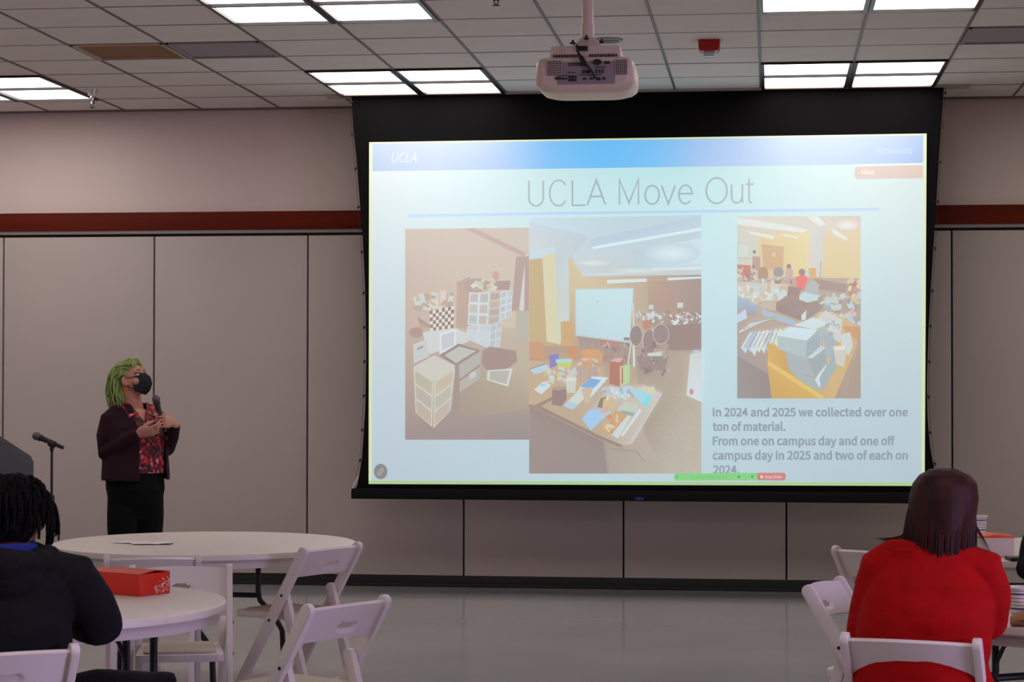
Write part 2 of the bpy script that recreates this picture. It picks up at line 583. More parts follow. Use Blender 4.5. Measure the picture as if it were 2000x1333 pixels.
br = MB().prism([(-.165, -.482), (.165, -.482), (.17, -.53), (.16, -.545), (-.16, -.545), (-.17, -.53)], -.14, .1)
br.build('mount_plate', M_PROJ, t, bevel=.003)
sl = MB()
for i in range(-12, 13):
    if abs(i) > 1:
        sl.box((i * .0125, -.142, -.532), (.0065, .006, .016))
sl.build('plate_slots', M_PDARK, t, smooth=False)['kind'] = 'stuff'
MB().lathe([(.001, 0), (.028, 0), (.028, -.43), (.001, -.43)], 20).build('pole', M_PROJ, t)
cl = MB().lathe([(.001, -.36), (.033, -.36), (.033, -.42), (.05, -.44), (.085, -.47), (.09, -.484), (.001, -.484)], 24)
cl.build('pole_coupling', M_PROJ, t)
for a, b_ in ((-.066, -.462), (0., -.44), (.075, -.46)):
    kn = MB()
    kn.lathe([(.001, 0), (.014, 0), (.014, .008), (.006, .01), (.006, .02), (.001, .02)], 10, (a, -.07, b_))
    kn.build('mount_knob', M_BLACK, t)
cb = MB().tube([(-.03, -.12, -.488), (-.035, -.2, -.49), (-.03, -.215, -.52), (-.005, -.222, -.565), (.02, -.222, -.595), (.045, -.218, -.625), (.055, -.205, -.648)], [.006, .006, .006, .006, .006, .005, .005], 8)
cb.tube([(-.012, -.223, -.552), (.006, -.224, -.582)], .012, 10)
cb.box((-.01, -.152, -.497), (.045, .02, .022))
cb.build('cable', M_BLACK, t)

# ------------------------------------------------------------ projection screen
YS = 14.845
scr = thing('projection_screen', 'large pulled down projection screen with black borders showing a slide', 'screen', (-.9, 14.86, H))
def sp(x, y, z):
    return (x + .9, y - 14.86, z - H)
LE = [(3.64, -3.036), (3.615, -3.034), (3.408, -3.022), (3.183, -2.997), (2.845, -2.971), (2.62, -2.95), (2.246, -2.931), (1.9, -2.923), (1.722, -2.921), (1.349, -2.927), (.976, -2.952), (.808, -2.98), (.74, -3.01)]
RE = [(3.64, 1.224), (3.6, 1.221), (3.386, 1.206), (3.169, 1.19), (2.807, 1.168), (2.554, 1.151), (2.228, 1.13), (1.903, 1.112), (1.542, 1.100), (1.289, 1.104), (1.073, 1.124), (.947, 1.15), (.808, 1.178), (.74, 1.205)]
def ev(t_, z):
    for i in range(len(t_) - 1):
        if t_[i][0] >= z >= t_[i + 1][0]:
            k_ = (t_[i][0] - z) / (t_[i][0] - t_[i + 1][0])
            return t_[i][1] * (1 - k_) + t_[i + 1][1] * k_
    return t_[-1][1]
zz = [3.645] + [3.6 - i * .1 for i in range(29)] + [.74]
fab = MB()
n_ = len(zz)
V, F = [], []
for z in zz:
    a, b_ = ev(LE, min(z, 3.64)), ev(RE, min(z, 3.64))
    for q in range(9):
        V.append(sp(a + (b_ - a) * q / 8, YS + .012, z))
    for q in range(9):
        V.append(sp(a + (b_ - a) * q / 8, YS + .015, z))
for i in range(n_ - 1):
    for q in range(8):
        a = i * 18 + q
        F.append((a, a + 1, a + 19, a + 18))
        F.append((a + 9, a + 27, a + 28, a + 10))
    F.append((i * 18, i * 18 + 18, i * 18 + 27, i * 18 + 9))
    F.append((i * 18 + 8, i * 18 + 17, i * 18 + 35, i * 18 + 26))
fab.add(V, F)
fab.build('black_border', mat('black_screen_cloth', rgb(17, 15, 16), .9, spec=.08), scr, smooth=False)
bar = MB().box(sp(-.905, YS + .01, .735), (4.24, .05, .075))
bar.build('bottom_bar', mat('black_bar', rgb(17, 15, 16), .7, spec=.15), scr, bevel=.006)
tgm = MB().box(sp(-.925, YS - .018, .716), (.06, .006, .02))
tgo = tgm.build('brand_tag', mat('blue_tag', rgb(36, 44, 120), .4), scr)
for s, e in ((-1, LE), (1, RE)):
    tb = MB()
    cord = []
    for z in (3.6, 3.36, 3.11, 2.83, 2.5, 2.2, 1.95, 1.7, 1.45, 1.2, .98):
        x_ = ev(e, z)
        tb.box(sp(x_ + s * .003, YS + .008, z), (.024, .010, .012))
        tb.box(sp(x_ + s * .013, YS + .008, z - .005), (.010, .012, .022))
        cord.append(sp(x_ + s * .012, YS + .008, z))
    cord = [sp(ev(e, 3.64) + s * .01, YS + .008, 3.64)] + cord + [sp(ev(e, .76) + s * .014, YS + .008, .76)]
    tb.tube(cord, .0014, 6, dome=False)
    tb.build('tension_tabs', M_BLACK, scr)
    MB().tube([sp(ev(e, .86) + s * .004, YS - .002, .86), sp(ev(e, .74) + s * .018, YS - .004, .75)], .006, 8).build('end_clip', mat('white_clip', rgb(210, 200, 195), .5), scr)
hs = MB().box(sp(-.91, YS + .02, H - .004), (4.62, .16, .016))
hs.build('case_flange', mat('case_flange', rgb(170, 158, 152), .5), scr, bevel=.003)

# ------------------------------------------------------------ the slide shown on the screen
SRC = [(721, 278), (1810, 261), (1806, 950), (720, 946)]
DST = [(-2.901, 3.300), (1.102, 3.310), (1.082, .821), (-2.898, .805)]
A_ = []
for (x, y), (X, Z) in zip(SRC, DST):
    A_.append([x, y, 1, 0, 0, 0, -X * x, -X * y, X])
    A_.append([0, 0, 0, x, y, 1, -Z * x, -Z * y, Z])
A_ = np.array(A_, float)
HM = np.linalg.solve(A_[:, :8], A_[:, 8])
HM = np.append(HM, 1).reshape(3, 3)
def S(x, y, layer=0):
    q = HM @ np.array([x, y, 1.0])
    return sp(q[0] / q[2], YS - layer * .0005, q[1] / q[2])

AMB = (.168, .156, .153)      # what the room's own light gives on the white cloth
def slide_mat():
    m = bpy.data.materials.new('projected_picture')
    m.use_nodes = True
    nt = m.node_tree
    b = nt.nodes['Principled BSDF']
    a = nt.nodes.new('ShaderNodeAttribute')
    a.attribute_name = 'Col'
    b.inputs['Base Color'].default_value = rgb(174, 173, 173)
    b.inputs['Roughness'].default_value = .9
    b.inputs['Specular IOR Level'].default_value = .1
    nt.links.new(a.outputs['Color'], b.inputs['Emission Color'])
    b.inputs['Emission Strength'].default_value = 1.0
    return m
M_SLIDE = slide_mat()
def em(c):
    return tuple(max(0.0, lin(c[i]) - AMB[i]) for i in range(3)) + (1,)
WASH = 0.0
def washed(c, tgt=(196, 192, 184)):
    return tuple(c[i] * (1 - WASH) + tgt[i] * WASH for i in range(3))

class Flat:
    """coloured flat shapes in slide coordinates"""
    def __init__(s, layer):
        s.v, s.f, s.c, s.l, s.clip = [], [], [], layer, None
    def poly(s, pts, col, dl=.25):
        o = len(s.v)
        if s.clip:
            x0, y0, x1, y1 = s.clip
            pts = [(min(max(x, x0), x1), min(max(y, y0), y1)) for x, y in pts]
        s.v += [S(x, y, s.l) for x, y in pts]
        s.f.append(tuple(range(o, o + len(pts))))
        cs = col if isinstance(col[0], (tuple, list)) else [col] * len(pts)
        s.c += [em(washed(c)) for c in cs]
        s.l += dl
        return s
    def rect(s, x0, y0, x1, y1, col):
        return s.poly([(x0, y0), (x1, y0), (x1, y1), (x0, y1)], col)
    def line(s, p, q, w, col):
        d = math.hypot(q[0] - p[0], q[1] - p[1]) or 1
        nx, ny = -(q[1] - p[1]) / d * w / 2, (q[0] - p[0]) / d * w / 2
        return s.poly([(p[0] + nx, p[1] + ny), (q[0] + nx, q[1] + ny), (q[0] - nx, q[1] - ny), (p[0] - nx, p[1] - ny)], col)
    def oval(s, x, y, a, b_, col, n=16):
        return s.poly([(x + a * math.cos(i * 2 * pi / n), y + b_ * math.sin(i * 2 * pi / n)) for i in range(n)], col)
    def glow(s, x, y, a, b_, c0, c1, n=18):
        for i in range(n):
            q = [(x + a * math.cos(k * 2 * pi / n), y + b_ * math.sin(k * 2 * pi / n)) for k in (i, i + 1)]
            s.poly([(x, y), q[0], q[1]], [c0, c1, c1], 0)
        s.l += .05
        return s
    def build(s, name, parent):
        me = bpy.data.meshes.new(name)
        me.from_pydata(s.v, [], s.f)
        me.materials.append(M_SLIDE)
        at = me.color_attributes.new('Col', 'FLOAT_COLOR', 'POINT')
        at.data.foreach_set('color', [x for c in s.c for x in c])
        return link(name, me, parent)

try:
    FONT = bpy.data.fonts.load(bpy.utils.system_resource('DATAFILES', path='fonts') + '/Noto Sans CJK Regular.woff2')
except Exception:
    FONT = None
def cap_height():
    cu = bpy.data.curves.new('cap', 'FONT')
    cu.body = 'H'
    if FONT:
        cu.font = FONT
    to = bpy.data.objects.new('cap', cu)
    COL.objects.link(to)
    dg = bpy.context.evaluated_depsgraph_get()
    me = bpy.data.meshes.new_from_object(to.evaluated_get(dg), depsgraph=dg)
    h = max(v.co.y for v in me.vertices)
    bpy.data.objects.remove(to)
    bpy.data.meshes.remove(me)
    return h
CAPH = cap_height()
def text(body, x0, x1, yb, cap, col, name, parent, layer, offset=0., shear=0., spacing=1., slope=0., tiny=False):
    """words fitted between x0 and x1 with their baseline at yb and capitals cap high"""
    cu = bpy.data.curves.new(name, 'FONT')
    cu.body = body
    if FONT:
        cu.font = FONT
    cu.offset = offset
    cu.shear = shear
    cu.space_character = spacing
    cu.resolution_u = 4
    to = bpy.data.objects.new(name, cu)
    COL.objects.link(to)
    dg = bpy.context.evaluated_depsgraph_get()
    me = bpy.data.meshes.new_from_object(to.evaluated_get(dg), depsgraph=dg)
    bpy.data.objects.remove(to)
    xs = [v.co.x for v in me.vertices]
    lo, hi = min(xs), max(xs)
    ch_ = CAPH
    # one part for each word: the glyph islands are grouped by the gaps between them
    bm = bmesh.new()
    bm.from_mesh(me)
    bpy.data.meshes.remove(me)
    bm.verts.ensure_lookup_table()
    isl, seen = [], set()
    for v in bm.verts:
        if v.index in seen:
            continue
        st_, comp = [v], []
        seen.add(v.index)
        while st_:
            q = st_.pop()
            comp.append(q)
            for e in q.link_edges:
                o = e.other_vert(q)
                if o.index not in seen:
                    seen.add(o.index)
                    st_.append(o)
        isl.append((min(q.co.x for q in comp), max(q.co.x for q in comp), comp))
    isl.sort(key=lambda t_: t_[0])
    words, right = [], -1e9
    for a, b_, comp in isl:
        if a - right > .17 or not words:
            words.append([])
        words[-1] += comp
        right = max(right, b_)
    out = None
    c = em(col)
    for wv_ in words:
        idx = {v.index: k_ for k_, v in enumerate(wv_)}
        V = []
        for v in wv_:
            px = x0 + (x1 - x0) * (v.co.x - lo) / (hi - lo)
            V.append(S(px, yb + slope * (px - x0) - v.co.y / ch_ * cap, layer))
        F = [tuple(idx[q.index] for q in f.verts) for f in bm.faces if f.verts[0].index in idx]
        m2 = bpy.data.meshes.new(name)
        m2.from_pydata(V, [], F)
        m2.materials.append(M_SLIDE)
        at = m2.color_attributes.new('Col', 'FLOAT_COLOR', 'POINT')
        at.data.foreach_set('color', [q for _ in V for q in c])
        out = link(name, m2, parent)
        if tiny:
            out['kind'] = 'stuff'
    bm.free()
    return out

# base of the slide (a fine grid, brighter middle painted in as projector vignetting)
base = MB()
BG = Flat(0)
nx, ny = 20, 14
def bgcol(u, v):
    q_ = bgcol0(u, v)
    k_ = max(0.0, 1 - v / .3) ** 1.5 * (.35 + .65 * u)  # top of the slide painted dimmer to offset the ceiling lamps' light
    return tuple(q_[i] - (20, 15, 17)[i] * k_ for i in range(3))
def bgcol0(u, v):
    def mix(a, b_, t_):
        return tuple(a[i] * (1 - t_) + b_[i] * t_ for i in range(3))
    top = mix(mix((212, 224, 226), (200, 236, 238), min(1, u / .45)), (212, 228, 226), max(0, (u - .55) / .45))
    bot = mix(mix((186, 202, 212), (190, 212, 220), min(1, u / .4)), (184, 202, 212), max(0, (u - .55) / .45))
    return mix(top, bot, max(0, v - .1) / .9)
def uv(u, v):
    x0 = 721 + (720 - 721) * v
    x1 = 1810 + (1806 - 1810) * v
    y0 = 278 + (261 - 278) * u
    y1 = 946 + (950 - 946) * u
    return (x0 + (x1 - x0) * u, y0 + (y1 - y0) * v)
vs_, fs_, cs_ = [], [], []
for j in range(ny + 1):
    for i in range(nx + 1):
        vs_.append(S(*uv(i / nx, j / ny), 0))
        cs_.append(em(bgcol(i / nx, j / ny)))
for j in range(ny):
    for i in range(nx):
        a = j * (nx + 1) + i
        fs_.append((a, a + 1, a + nx + 2, a + nx + 1))
BG.v, BG.f, BG.c = vs_, fs_, cs_
slide = BG.build('slide', scr)
hd = Flat(1)
hc = [(0, (204, 216, 232)), (.12, (206, 216, 236)), (.22, (190, 212, 244)), (.33, (140, 204, 250)), (.42, (124, 202, 252)), (.52, (138, 202, 248)), (.6, (180, 208, 244)), (.75, (206, 222, 240)), (1, (190, 208, 238))]
for (a, ca), (b_, cb_) in zip(hc[:-1], hc[1:]):
    dk = [tuple(c_[i] - (46, 32, 18)[i] * (.05 + .95 * abs(2 * t_ - 1) ** .8) for i in range(3)) for c_, t_ in ((ca, a), (cb_, b_))]  # header ends painted darker to counter the light of the ceiling lamps
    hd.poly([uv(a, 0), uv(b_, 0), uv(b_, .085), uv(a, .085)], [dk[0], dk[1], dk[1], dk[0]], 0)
hd.build('header_band', slide)
eg = Flat(2)
Y_ = (214, 224, 180)
G_ = (178, 206, 150)
for q in ([(0, 0), (1, 0), (1, .005), (0, .005)], [(0, 0), (.006, 0), (.006, 1), (0, 1)], [(.994, 0), (1, 0), (1, 1), (.994, 1)], [(0, .99), (1, .99), (1, 1), (0, 1)]):
    eg.poly([uv(*p) for p in q], G_ if q[0][1] > .9 else Y_)
eg.build('green_outline', slide)
text('UCLA', 765, 813, 317, 18, (210, 220, 228), 'header_wordmark', slide, 3, .0, .3)
text('Sustainability', 1712, 1782, 300, 10, (196, 216, 226), 'header_note', slide, 3)

def arc(cx, cy, rx, ry, a0, a1, n=14):
    return [(cx + rx * math.cos(math.radians(a0 + (a1 - a0) * i / n)), cy + ry * math.sin(math.radians(a0 + (a1 - a0) * i / n))) for i in range(n + 1)]
XH = .74
GL = {       # thin strokes of the heading, in units of the capital height; every letter fills the width 0..1
    'U': [[(0, 1)] + arc(.5, .32, .5, .32, 180, 360) + [(1, 1)]],
    'C': [arc(.52, .5, .52, .51, 38, 322, 24)],
    'L': [[(0, 1), (0, 0), (1, 0)]],
    'A': [[(0, 0), (.5, 1), (1, 0)], [(.17, .34), (.83, .34)]],
    'M': [[(0, 0), (0, 1), (.5, .06), (1, 1), (1, 0)]],
    'o': [arc(.5, XH / 2, .5, XH / 2, 0, 360, 28)],
    'v': [[(0, XH), (.5, 0), (1, XH)]],
    'e': [[(.04, .40), (1, .40)] + arc(.5, XH / 2, .5, XH / 2, 5, 318, 22)],
    'O': [arc(.5, .5, .5, .51, 0, 360, 30)],
    'u': [[(0, XH)] + arc(.48, .26, .48, .26, 180, 350, 12), [(1, XH), (1, 0)]],
    't': [[(.42, .95), (.42, .16)] + arc(.72, .16, .30, .16, 180, 275, 7), [(0, XH), (1, XH)]],
}
for word in ([('U', 1033, 1061), ('C', 1073.5, 1107), ('L', 1118, 1143.5), ('A', 1147, 1182.5)],
             [('M', 1210, 1247), ('o', 1260, 1287.5), ('v', 1292, 1319), ('e', 1326, 1352)],
             [('O', 1379.5, 1420), ('u', 1429, 1450), ('t', 1456.5, 1472.5)]):
    tw_ = Flat(3)
    for ch, a, b_ in word:
        for st_ in GL[ch]:
            P_ = [(a + (b_ - a) * x, 402.6 - .0148 * (a + (b_ - a) * x - 1040) - y * 49.0) for x, y in st_]
            lft, rgt = [], []
            for i, p in enumerate(P_):
                q0, q1 = P_[max(0, i - 1)], P_[min(len(P_) - 1, i + 1)]
                if i == 0 and math.dist(P_[0], P_[-1]) < .01:
                    q0 = P_[-2]
                if i == len(P_) - 1 and math.dist(P_[0], P_[-1]) < .01:
                    q1 = P_[1]
                d0 = Vector((p[0] - q0[0], p[1] - q0[1]))
                d1 = Vector((q1[0] - p[0], q1[1] - p[1]))
                d0 = d0.normalized() if d0.length > 1e-6 else d1.normalized()
                d1 = d1.normalized() if d1.length > 1e-6 else d0
                n_0, n_1 = Vector((-d0.y, d0.x)), Vector((-d1.y, d1.x))
                m_ = (n_0 + n_1)
                m_ = m_.normalized() if m_.length > .2 else n_0
                k_ = 1.65 / max(.3, m_.dot(n_0))
                lft.append((p[0] + m_.x * k_, p[1] + m_.y * k_))
                rgt.append((p[0] - m_.x * k_, p[1] - m_.y * k_))
            for i in range(len(P_) - 1):
                tw_.poly([lft[i], lft[i + 1], rgt[i + 1], rgt[i]], (166, 180, 186), 0)
            tw_.l += .02
    tw_.build('title_word', slide)
Flat(3).poly([(797, 418.5), (1717, 406), (1717, 410.5), (797, 423.5)], [(180, 212, 240), (184, 208, 240), (184, 208, 240), (180, 212, 240)]).build('rule_line', slide)
bx = Flat(3)
bx.poly([(1668, 321.5), (1803, 318.5), (1803, 322), (1668, 325)], (222, 228, 228))
bx.poly([(1673, 326), (1803, 323), (1803, 348), (1673, 349), (1669.5, 345), (1669.5, 330)], (206, 184, 170))
bx.build('talking_badge', slide)
text('Talking:', 1681, 1708, 341, 8, (236, 226, 218), 'badge_text', slide, 7, .01)
cap = ['In 2024 and 2025 we collected over one', 'ton of material.', 'From one on campus day and one off', 'campus day in 2025 and two of each on', '2024.']
cx1 = [1773, 1534, 1748, 1773, 1444]
for i, (c_, x1_) in enumerate(zip(cap, cx1)):
    text(c_, 1392, x1_, 813.5 + i * 28.1, 15.6, (150, 162, 171), 'caption_word', slide, 3, 0.012)
sb = Flat(6)
sb.poly([(1319, 925), (1479, 924), (1479, 938.5), (1319, 939.5), (1316.5, 936), (1316.5, 928)], (140, 212, 140))
sb.line((1324, 929), (1321, 932), 1.3, (110, 150, 120)).line((1321, 932), (1324, 936), 1.3, (110, 150, 120))
sb.oval(1443, 932, 2.2, 2.6, (112, 140, 118)).oval(1469, 932, 2, 2.6, (112, 150, 118))
sb.build('share_bar', slide)
text('You are screen sharing', 1347, 1420, 935, 6, (134, 182, 136), 'share_text', slide, 9, tiny=True)
st = Flat(6)
st.poly([(1479, 924), (1531, 924), (1534.5, 927), (1534.5, 936), (1531, 939), (1479, 938.5)], (206, 138, 138))
st.rect(1485.5, 929.5, 1489.5, 934.5, (242, 226, 226))
st.build('stop_button', slide)
text('Stop share', 1494, 1527, 935, 6, (240, 220, 222), 'stop_text', slide, 9, tiny=True)
bn = Flat(3)
bn.oval(743.5, 921.5, 13.2, 15, (142, 142, 138), 24)
bn.line((738, 926), (746, 915), 2, (172, 182, 172)).line((742, 929), (749, 919), 2, (168, 178, 168)).line((738, 927), (742, 930), 2, (168, 178, 168)).line((745, 914), (749, 918), 2, (166, 176, 166))
bn.build('pen_button', slide)

# ---- the three photos of the slide
WASH = .04
rp = random.Random(3)
def jit(c, a):
    return tuple(max(0, min(255, v + rp.uniform(-a, a))) for v in c)
def lerp2(q, u, v):
    (x0, y0), (x1, y1), (x2, y2), (x3, y3) = q
    return ((x0 * (1 - u) + x1 * u) * (1 - v) + (x3 * (1 - u) + x2 * u) * v, (y0 * (1 - u) + y1 * u) * (1 - v) + (y3 * (1 - u) + y2 * u) * v)
def drawers(F, q, cols, rows, frame, fill, m=.1):
    F.poly(q, frame)
    for i in range(cols):
        for j in range(rows):
            F.poly([lerp2(q, (i + a) / cols, (j + b_) / rows) for a, b_ in ((m, m), (1 - m, m), (1 - m, 1 - m), (m, 1 - m))], jit(fill, 6), .02)
def scat(F, q, n, cols, s0, s1):
    for _ in range(n):
        u, v = rp.random(), rp.random()
        x, y = lerp2(q, u, v)
        a = rp.uniform(0, pi)
        w, h_ = rp.uniform(s0, s1), rp.uniform(s0, s1) * .5
        c_, s_ = math.cos(a), math.sin(a)
        F.poly([(x + c_ * dx * w - s_ * dy * h_, y + s_ * dx * w + c_ * dy * h_) for dx, dy in ((-1, -1), (1, -1), (1, 1), (-1, 1))], jit(rp.choice(cols), 8), .01)

# left photo: storage drawers against a tan wall
P = Flat(2)
P.clip = (791, 440, 1033.3, 860)
c1 = lambda l: [(770 + x / 2.897, 420 + y / 2.897) for x, y in l]
TAN, PNK, BRN = (206, 196, 178), (196, 178, 166), (158, 146, 140)
P.poly(c1([(62, 80), (763, 72), (763, 640), (62, 640)]), [(198, 182, 170), (202, 192, 178), (206, 196, 176), (196, 176, 164)])
P.poly(c1([(62, 640), (763, 640), (763, 1273), (62, 1273)]), [(194, 176, 162), (196, 184, 166), (156, 146, 142), (160, 146, 142)])
P.poly(c1([(300, 900), (763, 760), (763, 1100), (360, 1150)]), [(176, 162, 144), (196, 184, 164), (176, 164, 146), (166, 154, 140)])
P.poly(c1([(395, 78), (455, 74), (742, 215), (740, 238), (700, 222)]), (190, 168, 158))
P.poly(c1([(690, 236), (745, 236), (715, 545), (662, 545)]), (180, 160, 152))
P.poly(c1([(745, 224), (763, 224), (763, 260), (732, 540), (706, 540)]), (206, 210, 206))
P.poly(c1([(740, 240), (763, 225), (763, 545), (735, 545)]), (180, 160, 150))
P.poly(c1([(690, 540), (763, 548), (763, 720), (680, 700)]), (186, 182, 168))
P.poly(c1([(540, 760), (763, 720), (763, 860), (560, 900)]), (190, 180, 160))
P.poly(c1([(355, 380), (430, 350), (420, 640), (350, 640)]), (188, 166, 150))
P.oval(*c1([(470, 400)])[0], 28, 14, (180, 160, 150)).oval(*c1([(575, 345)])[0], 7, 9, (196, 166, 148)).poly(c1([(560, 375), (660, 372), (650, 425), (560, 425)]), (172, 152, 146))
scat(P, c1([(430, 375), (560, 365), (560, 430), (430, 430)]), 26, [(204, 200, 180), (184, 176, 160), (206, 210, 200)], 3, 9)
drawers(P, c1([(425, 440), (540, 440), (528, 630), (415, 620)]), 2, 3, (206, 218, 220), (192, 188, 180), .12)
drawers(P, c1([(540, 440), (604, 436), (596, 615), (528, 625)]), 1, 4, (196, 200, 196), (188, 174, 164), .1)
drawers(P, c1([(604, 434), (672, 428), (662, 570), (598, 600)]), 2, 4, (206, 218, 222), (192, 198, 198), .12)
drawers(P, c1([(415, 630), (545, 620), (540, 760), (405, 700)]), 2, 3, (206, 216, 218), (196, 206, 208), .08)
drawers(P, c1([(545, 630), (612, 590), (600, 745), (540, 758)]), 2, 3, (200, 210, 212), (190, 196, 196), .12)
P.oval(*c1([(125, 665)])[0], 14, 10, (176, 150, 140))
scat(P, c1([(120, 460), (330, 450), (330, 540), (120, 540)]), 30, [(184, 166, 152), (190, 174, 158), (206, 206, 196)], 4, 12)
q = c1([(200, 545), (340, 515), (335, 640), (205, 660)])
P.poly(q, (222, 218, 206))
for i in range(8):
    for j in range(6):
        if (i + j) % 2 == 0:
            P.poly([lerp2(q, (i + a) / 8, (j + b_) / 6) for a, b_ in ((0, 0), (1, 0), (1, 1), (0, 1))], (146, 128, 122), .01)
for i in range(7):
    P.line(c1([(135, 570 + i * 2)])[0], c1([(150 + i * 12, 640)])[0], 1.4, (168, 148, 138))
P.poly(c1([(160, 665), (345, 640), (430, 680), (420, 720), (200, 790)]), (204, 210, 208))
drawers(P, c1([(258, 670), (352, 645), (350, 745), (256, 790)]), 1, 1, (216, 224, 224), (192, 204, 208), .12)
drawers(P, c1([(108, 735), (190, 705), (196, 800), (112, 840)]), 1, 1, (208, 210, 204), (200, 202, 198), .06)
P.poly(c1([(130, 755), (165, 740), (165, 750), (132, 765)]), (160, 146, 140))
P.poly(c1([(255, 795), (365, 728), (490, 768), (350, 858)]), (160, 142, 138))
P.poly(c1([(285, 795), (368, 745), (465, 770), (350, 840)]), (190, 194, 184))
P.poly(c1([(350, 858), (490, 770), (485, 930), (365, 1010)]), (182, 180, 172))
P.poly(c1([(345, 850), (368, 850), (372, 1090), (335, 1100)]), (164, 150, 144))
P.line(c1([(368, 940)])[0], c1([(486, 850)])[0], 4, (164, 148, 142))
P.poly(c1([(425, 900), (460, 880), (462, 915), (428, 935)]), (200, 204, 200))
P.poly(c1([(500, 770), (540, 745), (690, 770), (695, 830), (640, 870), (530, 890), (495, 840)]), (166, 146, 140))
drawers(P, c1([(528, 880), (670, 870), (645, 972), (526, 935)]), 1, 1, (210, 216, 214), (186, 184, 178), .1)
P.poly(c1([(110, 860), (225, 795), (345, 850), (330, 900), (228, 945), (120, 890)]), [(204, 202, 192)] * 6)
drawers(P, c1([(110, 870), (222, 945), (215, 1200), (122, 1120)]), 1, 3, (206, 206, 192), (188, 180, 164), .07)
drawers(P, c1([(226, 948), (345, 870), (318, 1110), (222, 1208)]), 1, 3, (208, 206, 194), (194, 186, 168), .07)
P.build('left_photo', slide)

# middle photo: meeting room with whiteboard and a table of books
P = Flat(3)
P.clip = (1033.3, 418, 1369.8, 926)
c1 = lambda l: [(1020 + x / 2.516, 410 + y / 2.516) for x, y in l]
P.poly(c1([(34, 40), (880, 26), (880, 330), (34, 330)]), [(196, 220, 230), (190, 212, 222), (196, 206, 210), (200, 210, 214)])
P.poly(c1([(34, 230), (230, 215), (300, 330), (880, 320), (880, 700), (34, 680)]), [(200, 186, 150), (214, 196, 160), (212, 196, 164), (168, 152, 146), (170, 152, 144), (196, 172, 138)])
P.poly(c1([(620, 350), (880, 345), (880, 690), (620, 560)]), [(190, 164, 144), (166, 152, 146), (162, 146, 142), (172, 156, 148)])
P.poly(c1([(34, 670), (880, 690), (880, 1297), (34, 1297)]), [(180, 156, 136), (180, 170, 154), (192, 186, 172), (158, 146, 142)])
P.poly(c1([(560, 760), (880, 700), (880, 1297), (700, 1297), (600, 1100)]), [(172, 160, 146), (186, 176, 160), (192, 186, 172), (188, 182, 168), (174, 164, 150)])
P.poly(c1([(34, 970), (400, 1140), (420, 1297), (34, 1297)]), [(160, 148, 140), (158, 146, 142), (156, 146, 142), (158, 146, 142)])
P.poly(c1([(34, 330), (34, 60), (330, 130), (240, 240), (120, 210)]), [(204, 212, 212), (196, 212, 220), (192, 208, 216), (196, 206, 210), (206, 212, 210)])
P.poly(c1([(540, 200), (880, 140), (880, 270), (560, 290)]), [(188, 206, 214), (204, 226, 234), (200, 226, 236), (190, 212, 220)])
P.glow(*c1([(740, 215)])[0], 55, 20, (214, 240, 244), (196, 214, 222)).glow(*c1([(350, 262)])[0], 40, 8, (216, 234, 236), (200, 206, 206)).glow(*c1([(560, 300)])[0], 70, 8, (212, 230, 234), (200, 204, 200))
P.poly(c1([(325, 145), (880, 30), (880, 100), (345, 190), (325, 185)]), [(186, 210, 224), (184, 206, 220), (192, 214, 224), (190, 214, 226), (188, 210, 222)])
P.poly(c1([(345, 182), (880, 88), (880, 102), (348, 194)]), (214, 240, 244))
P.line(c1([(340, 60)])[0], c1([(340, 145)])[0], .8, (200, 206, 206))
P.poly(c1([(34, 218), (150, 178), (162, 180), (162, 222), (34, 246)]), (196, 218, 226))
P.poly(c1([(100, 225), (170, 210), (180, 660), (120, 650)]), (214, 210, 176))
P.poly(c1([(165, 200), (228, 222), (232, 560), (185, 665), (175, 660)]), [(190, 206, 210), (196, 212, 216), (200, 210, 206), (206, 210, 200), (206, 210, 198)])
P.poly(c1([(34, 245), (96, 238), (118, 650), (34, 640)]), (196, 176, 134))
for a, b_, c_, d_ in ((418, 345, 612, 356), (715, 335, 880, 340), (290, 322, 500, 312), (640, 300, 880, 280)):
    P.poly(c1([(a, b_), (c_, b_ - 6), (c_, d_ - 2), (a, d_ + 8)]), (214, 228, 228))
P.poly(c1([(188, 552), (244, 545), (248, 668), (192, 668)]), (206, 172, 126))
P.poly(c1([(34, 650), (100, 650), (112, 690), (110, 740), (34, 730)]), (200, 158, 126))
P.poly(c1([(225, 680), (270, 668), (270, 740), (228, 740)]), (204, 152, 116))
P.poly(c1([(268, 605), (530, 650), (535, 760), (400, 750), (290, 700)]), (170, 154, 146))
P.poly(c1([(380, 640), (470, 650), (465, 672), (385, 662)]), (196, 140, 132))
scat(P, c1([(300, 655), (520, 665), (520, 745), (400, 735)]), 22, [(186, 180, 172), (160, 144, 138), (150, 134, 130)], 1.5, 6)
P.poly(c1([(258, 388), (550, 384), (528, 655), (262, 620)]), (192, 206, 206))
P.poly(c1([(264, 394), (544, 390), (524, 646), (268, 614)]), [(198, 226, 228), (200, 230, 234), (194, 222, 228), (192, 216, 222)])
P.oval(*c1([(370, 455)])[0], 1.2, 1.2, (150, 150, 150)).rect(*c1([(500, 628)])[0], *c1([(528, 642)])[0], (150, 140, 140))
for a in ((545, 460, 552, 770), (535, 650, 520, 760), (545, 650, 548, 775)):
    P.line(c1([a[:2]])[0], c1([a[2:]])[0], 2.2, (206, 222, 224))
